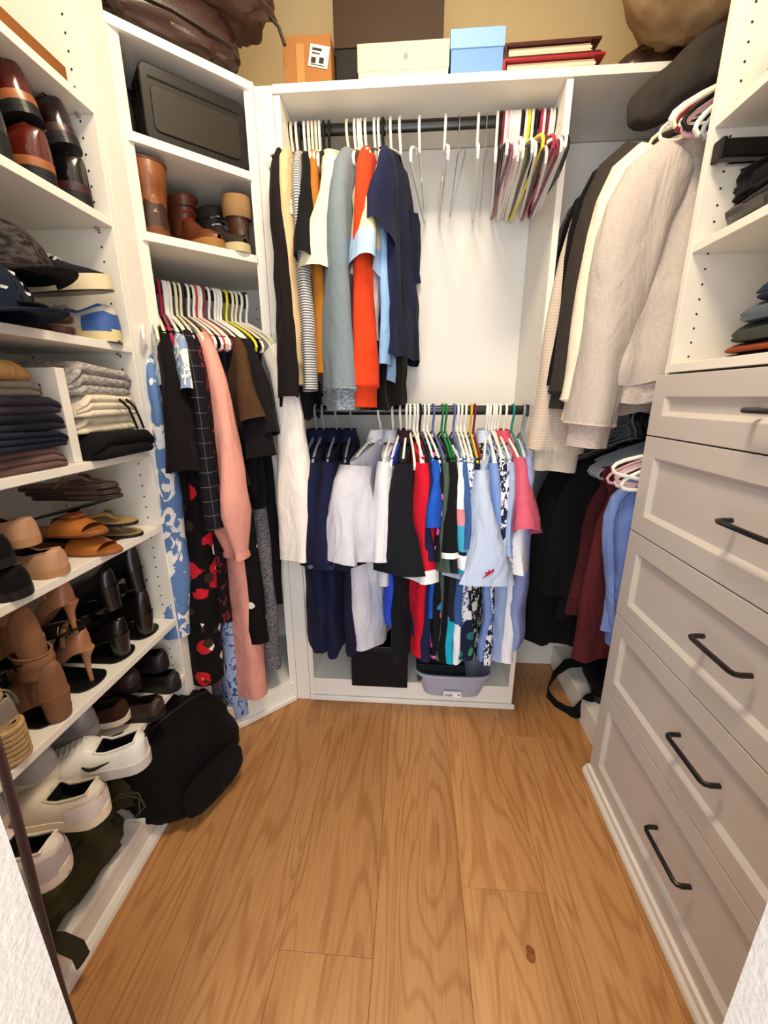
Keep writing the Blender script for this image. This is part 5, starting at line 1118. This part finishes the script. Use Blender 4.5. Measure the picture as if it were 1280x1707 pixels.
# back cabinet floor
zd = .1045
o = thing('black_storage_bin', 'black fabric storage cube on the floor of the middle unit', 'storage bin', (-.125, 1.50, zd))
for b_, n_ in (((-.115, -.09, 0, .115, .11, .006), 'base'), ((-.115, -.09, .006, .115, -.084, .19), 'side'), ((-.115, .104, .006, .115, .11, .19), 'side'), ((-.115, -.084, .006, -.109, .104, .19), 'side'), ((.109, -.084, .006, .115, .104, .19), 'side')):
    MB().box(*b_).build(n_, mat('#0c0b0c', .8, 0, .3, 300), o, False, bevel=.002)
MB().box(-.118, -.093, .17, .118, -.088, .192).build('rim', BLACKP, o, False, bevel=.002)
o = thing('grey_laundry_basket', 'lavender grey plastic basket with sloping front below the blue polos', 'basket', (.17, 1.452, zd)); LG = plastic('#a6a9bd', .4)
def tub(w0, d0, w1, d1, z0, z1, n=28, p=.45): 
    return [[(w*spow(cos(2*pi*j/n), p), d*spow(sin(2*pi*j/n), p), z) for j in range(n)] for w, d, z in ((w0, d0, z0), ((w0+w1)/2, (d0+d1)/2, (z0+z1)/2), (w1, d1, z1))]
tr = tub(.115, .078, .15, .10, 0, .105); MB().rings(tr, True, True, False).build('tub', LG, o, True, angle=1.0)
MB().rings([[(p[0]*.96, p[1]*.94, p[2]+.004) for p in r] for r in tr], True, True, False).build('inner_wall', LG, o, True, angle=1.0)
MB().tube(tr[-1], .005, 8, closed=True).build('rim', LG, o)
MB().box(-.036, -.0975, .028, .032, -.088, .052).xf(Matrix.Rotation(.14, 4, 'X')).build('sticker', mat('#f4f4f6', .6), o, False)
for k in range(5): MB().box(-.030+.006*k, -.0985, .034, -.027+.006*k, -.0970, .046).xf(Matrix.Rotation(.14, 4, 'X')).build('sticker_print', mat('#30303a', .8), o, False)
MB().box(.018, -.0985, .040, .027, -.0970, .047).xf(Matrix.Rotation(.14, 4, 'X')).build('sticker_print', mat('#c03a50', .8), o, False)
o = thing('hanger_tray', 'dark grey divided plastic tray set into the lavender basket', 'tray', (.125, 1.43, zd+.088), rot=(.5, 0, 0)); DGp = plastic('#2c2f33', .35)
MB().box(-.095, -.055, 0, .095, .055, .003).build('base', DGp, o, False)
for x in (-.095, -.057, -.019, .019, .057, .092): MB().box(x, -.055, .003, x+.003, .055, .028).build('divider', DGp, o, False)
for y in (-.055, -.0015, .052): MB().box(-.095, y, .003, .095, y+.003, .030).build('divider', DGp, o, False)
# right corner floor: black bag with strap
o = thing('black_strap_bag', 'black bag on the right corner deck, its wide strap looping over the floor', 'bag', (.80, 1.47, zd))
blob(.07, .12, .055, .7, .14, 2.2, 5).build('body', cloth('#0b0b0d'), o)
pth = [(.745, 1.56, .16), (.69, 1.585, .13), (.64, 1.57, .09), (.605, 1.545, .035), (.60, 1.52, .012), (.615, 1.47, .008), (.65, 1.435, .008), (.675, 1.405, .03), (.705, 1.385, .118), (.76, 1.41, .125)]
MB().tube([(x-.80, y-1.47, z-zd) for x, y, z in pth], .022, 8, flat=.13, up=(0.2, 0.1, 1)).build('strap', cloth('#0c0c0e'), o)
o = shoe('black_white_trainer', 'black and white trainer on the right corner deck in front of the black bag', (.745, 1.37, zd), 1.2, 'sneaker', cloth('#101012'), mat('#2a2a2e', .5), laces=cloth('#e8e8ea'), L=.24)
# duffel bag on the floor
dz = thing('black_duffel_bag', 'large black duffel bag slumped on the floor against the shoe shelves', 'bag', (-.70, 0.995, 0), rot=(0, 0, 1.2))
DB = mat('#0b0a0b', .75, 0, .35, 300, 0, .2, 10, .05)
DB = cloth('#0b090a', .2)
db = blob(.19, .11, .155, .72, .10, 1.9, 12, crease=.12); db.v = [(x, y+.30*z, z) for x, y, z in db.v]; db.build('body', DB, dz)
MB().tube([(-.13, .05, .282), (-.06, .055, .297), (.06, .055, .295), (.13, .05, .28)], .005, 6).build('zip', mat('#1d1b1c', .5), dz)
for s in (-1, 1): MB().tube([(-.08, .078+s*.05, .262), (-.06, .072+s*.085, .235), (0, .06+s*.105, .19), (.06, .072+s*.085, .235), (.08, .078+s*.05, .262)], .011, 8, flat=.3).build('handle', cloth('#141113', .2), dz)
pk = blob(.11, .02, .065, .6, .06, 2, 3); pk.xf(Matrix.Translation((0, -.098, .04))).build('front_pocket', DB, dz)
# olive drawstring bag on the deck
ob = thing('olive_drawstring_bag', 'dark olive green drawstring bag lying under the bottom shoe shelf', 'bag', (-.845, .62, .1045), rot=(0, 0, 1.45)); OL = cloth('#37341f', .3)
blob(.17, .10, .085, .7, .14, 2.2, 21, crease=.22).build('body', OL, ob)
MB().rings([[(.165+x, .045*k_*cos(2*pi*j/18)*(1+.15*sin(j*3)), .085+.045*k_*sin(2*pi*j/18)*(1+.15*cos(j*4))) for j in range(18)] for x, k_ in ((-.03, 1.2), (0, .6), (.02, .8), (.045, 1.25))], True, False, False).build('gathered_neck', OL, ob, True, angle=1.3)
for s in (-1, 1): MB().tube([(.165, -.03, .11), (.18, -.055+.01*s, .12), (.20, -.08, .10+.01*s), (.185+.01*s, -.10, .07), (.17, -.085, .06)], .0028, 6).build('drawstring', cloth('#4a4830'), ob)
MB().tube([(-.10, -.09, .07), (-.08, -.125, .045), (-.07, -.150, .01), (-.07, -.155, -.025)], .016, 8, flat=.2, up=(1, 0, 0)).build('strap', cloth('#33301f'), ob)
# strap hanging beside the left wall end
pts_ = [(-.388, 1.06), (-.392, .98), (-.394, .911), (-.396, .873), (-.400, .807), (-.407, .716), (-.412, .624), (-.415, .546), (-.416, .40), (-.414, .22)]
o = thing('maroon_leather_strap', 'dark maroon leather strap hanging beside the left wall end', 'strap', (-.40, .288, .92))
MB().tube([(x+.40+.006-.012, .0, z-.92) for x, z in pts_], .0065, 10, flat=.4, up=(1, 0, 0)).build('strap', leather('#3a1416', .35, .3), o)
# tower shelves
o = thing('pink_knit_basket', 'dusty pink knitted basket on the top open shelf of the right tower', 'basket', (.775, .993, 1.8460)); KN = mat('#c9a494', .9, 0, .8, 150)
for k in range(6): MB().tube([((.10-.002*k)*cos(2*pi*j/26), (.115-.002*k)*sin(2*pi*j/26), .012+.021*k) for j in range(26)], .0125, 8, closed=True).build('knit_row', KN, o)
MB().prism([(.09*cos(2*pi*j/20), .105*sin(2*pi*j/20)) for j in range(20)], .001, .01).build('base', KN, o)
def heap(name, label, cat, loc, rx, ry, rz_, m, sd, am=.16): 
    o = thing(name, label, cat, loc); blob(rx, ry, rz_, .45, am, 2.4, sd, crease=.16).build('fabric', m, o); return o
heap('sequinned_top', 'shiny black sequinned top crumpled on the middle shelf of the right tower', 'top', (.80, .972, 1.604), .135, .150, .030, mat('#0d0a12', .18, .3, 1.0, 260, .6), 31)
heap('black_velvet_scarf', 'black velvet scarf heaped on the sequinned top', 'scarf', (.79, .955, 1.655), .12, .165, .036, cloth('#0a0a0b', .2), 33)
stk = [('folded_leggings', 'thin black leggings at the bottom of the folded pile in the tower', 'leggings', cloth('#141018'), .014, 1), ('folded_shirt', 'rust orange shirt folded low in the tower pile', 'shirt', cloth('#8d4226'), .022, 1), ('folded_trousers', 'charcoal green trousers folded in the middle of the tower pile', 'trousers', cloth('#3c413c'), .040, 2),
       ('folded_jeans', 'faded slate blue jeans crumpled in the tower pile', 'jeans', cloth('#5a6570', .25), .040, 2), ('folded_jeans', 'dark navy jeans on top of the tower pile', 'jeans', cloth('#23304a', .25), .042, 2)]
z = 1.3375
for i, (nm, lb, ct, m_, h_, lo) in enumerate(stk):
    folded(nm, lb, ct, (.805+[.0, .0, .0, .0, .01][i], 1.035-[0.01, .02, .03, .045, .06][i], z), .24, .26, h_, m_, pi/2, lo, i+42, group='folded clothes in the right tower'); z += h_*.97
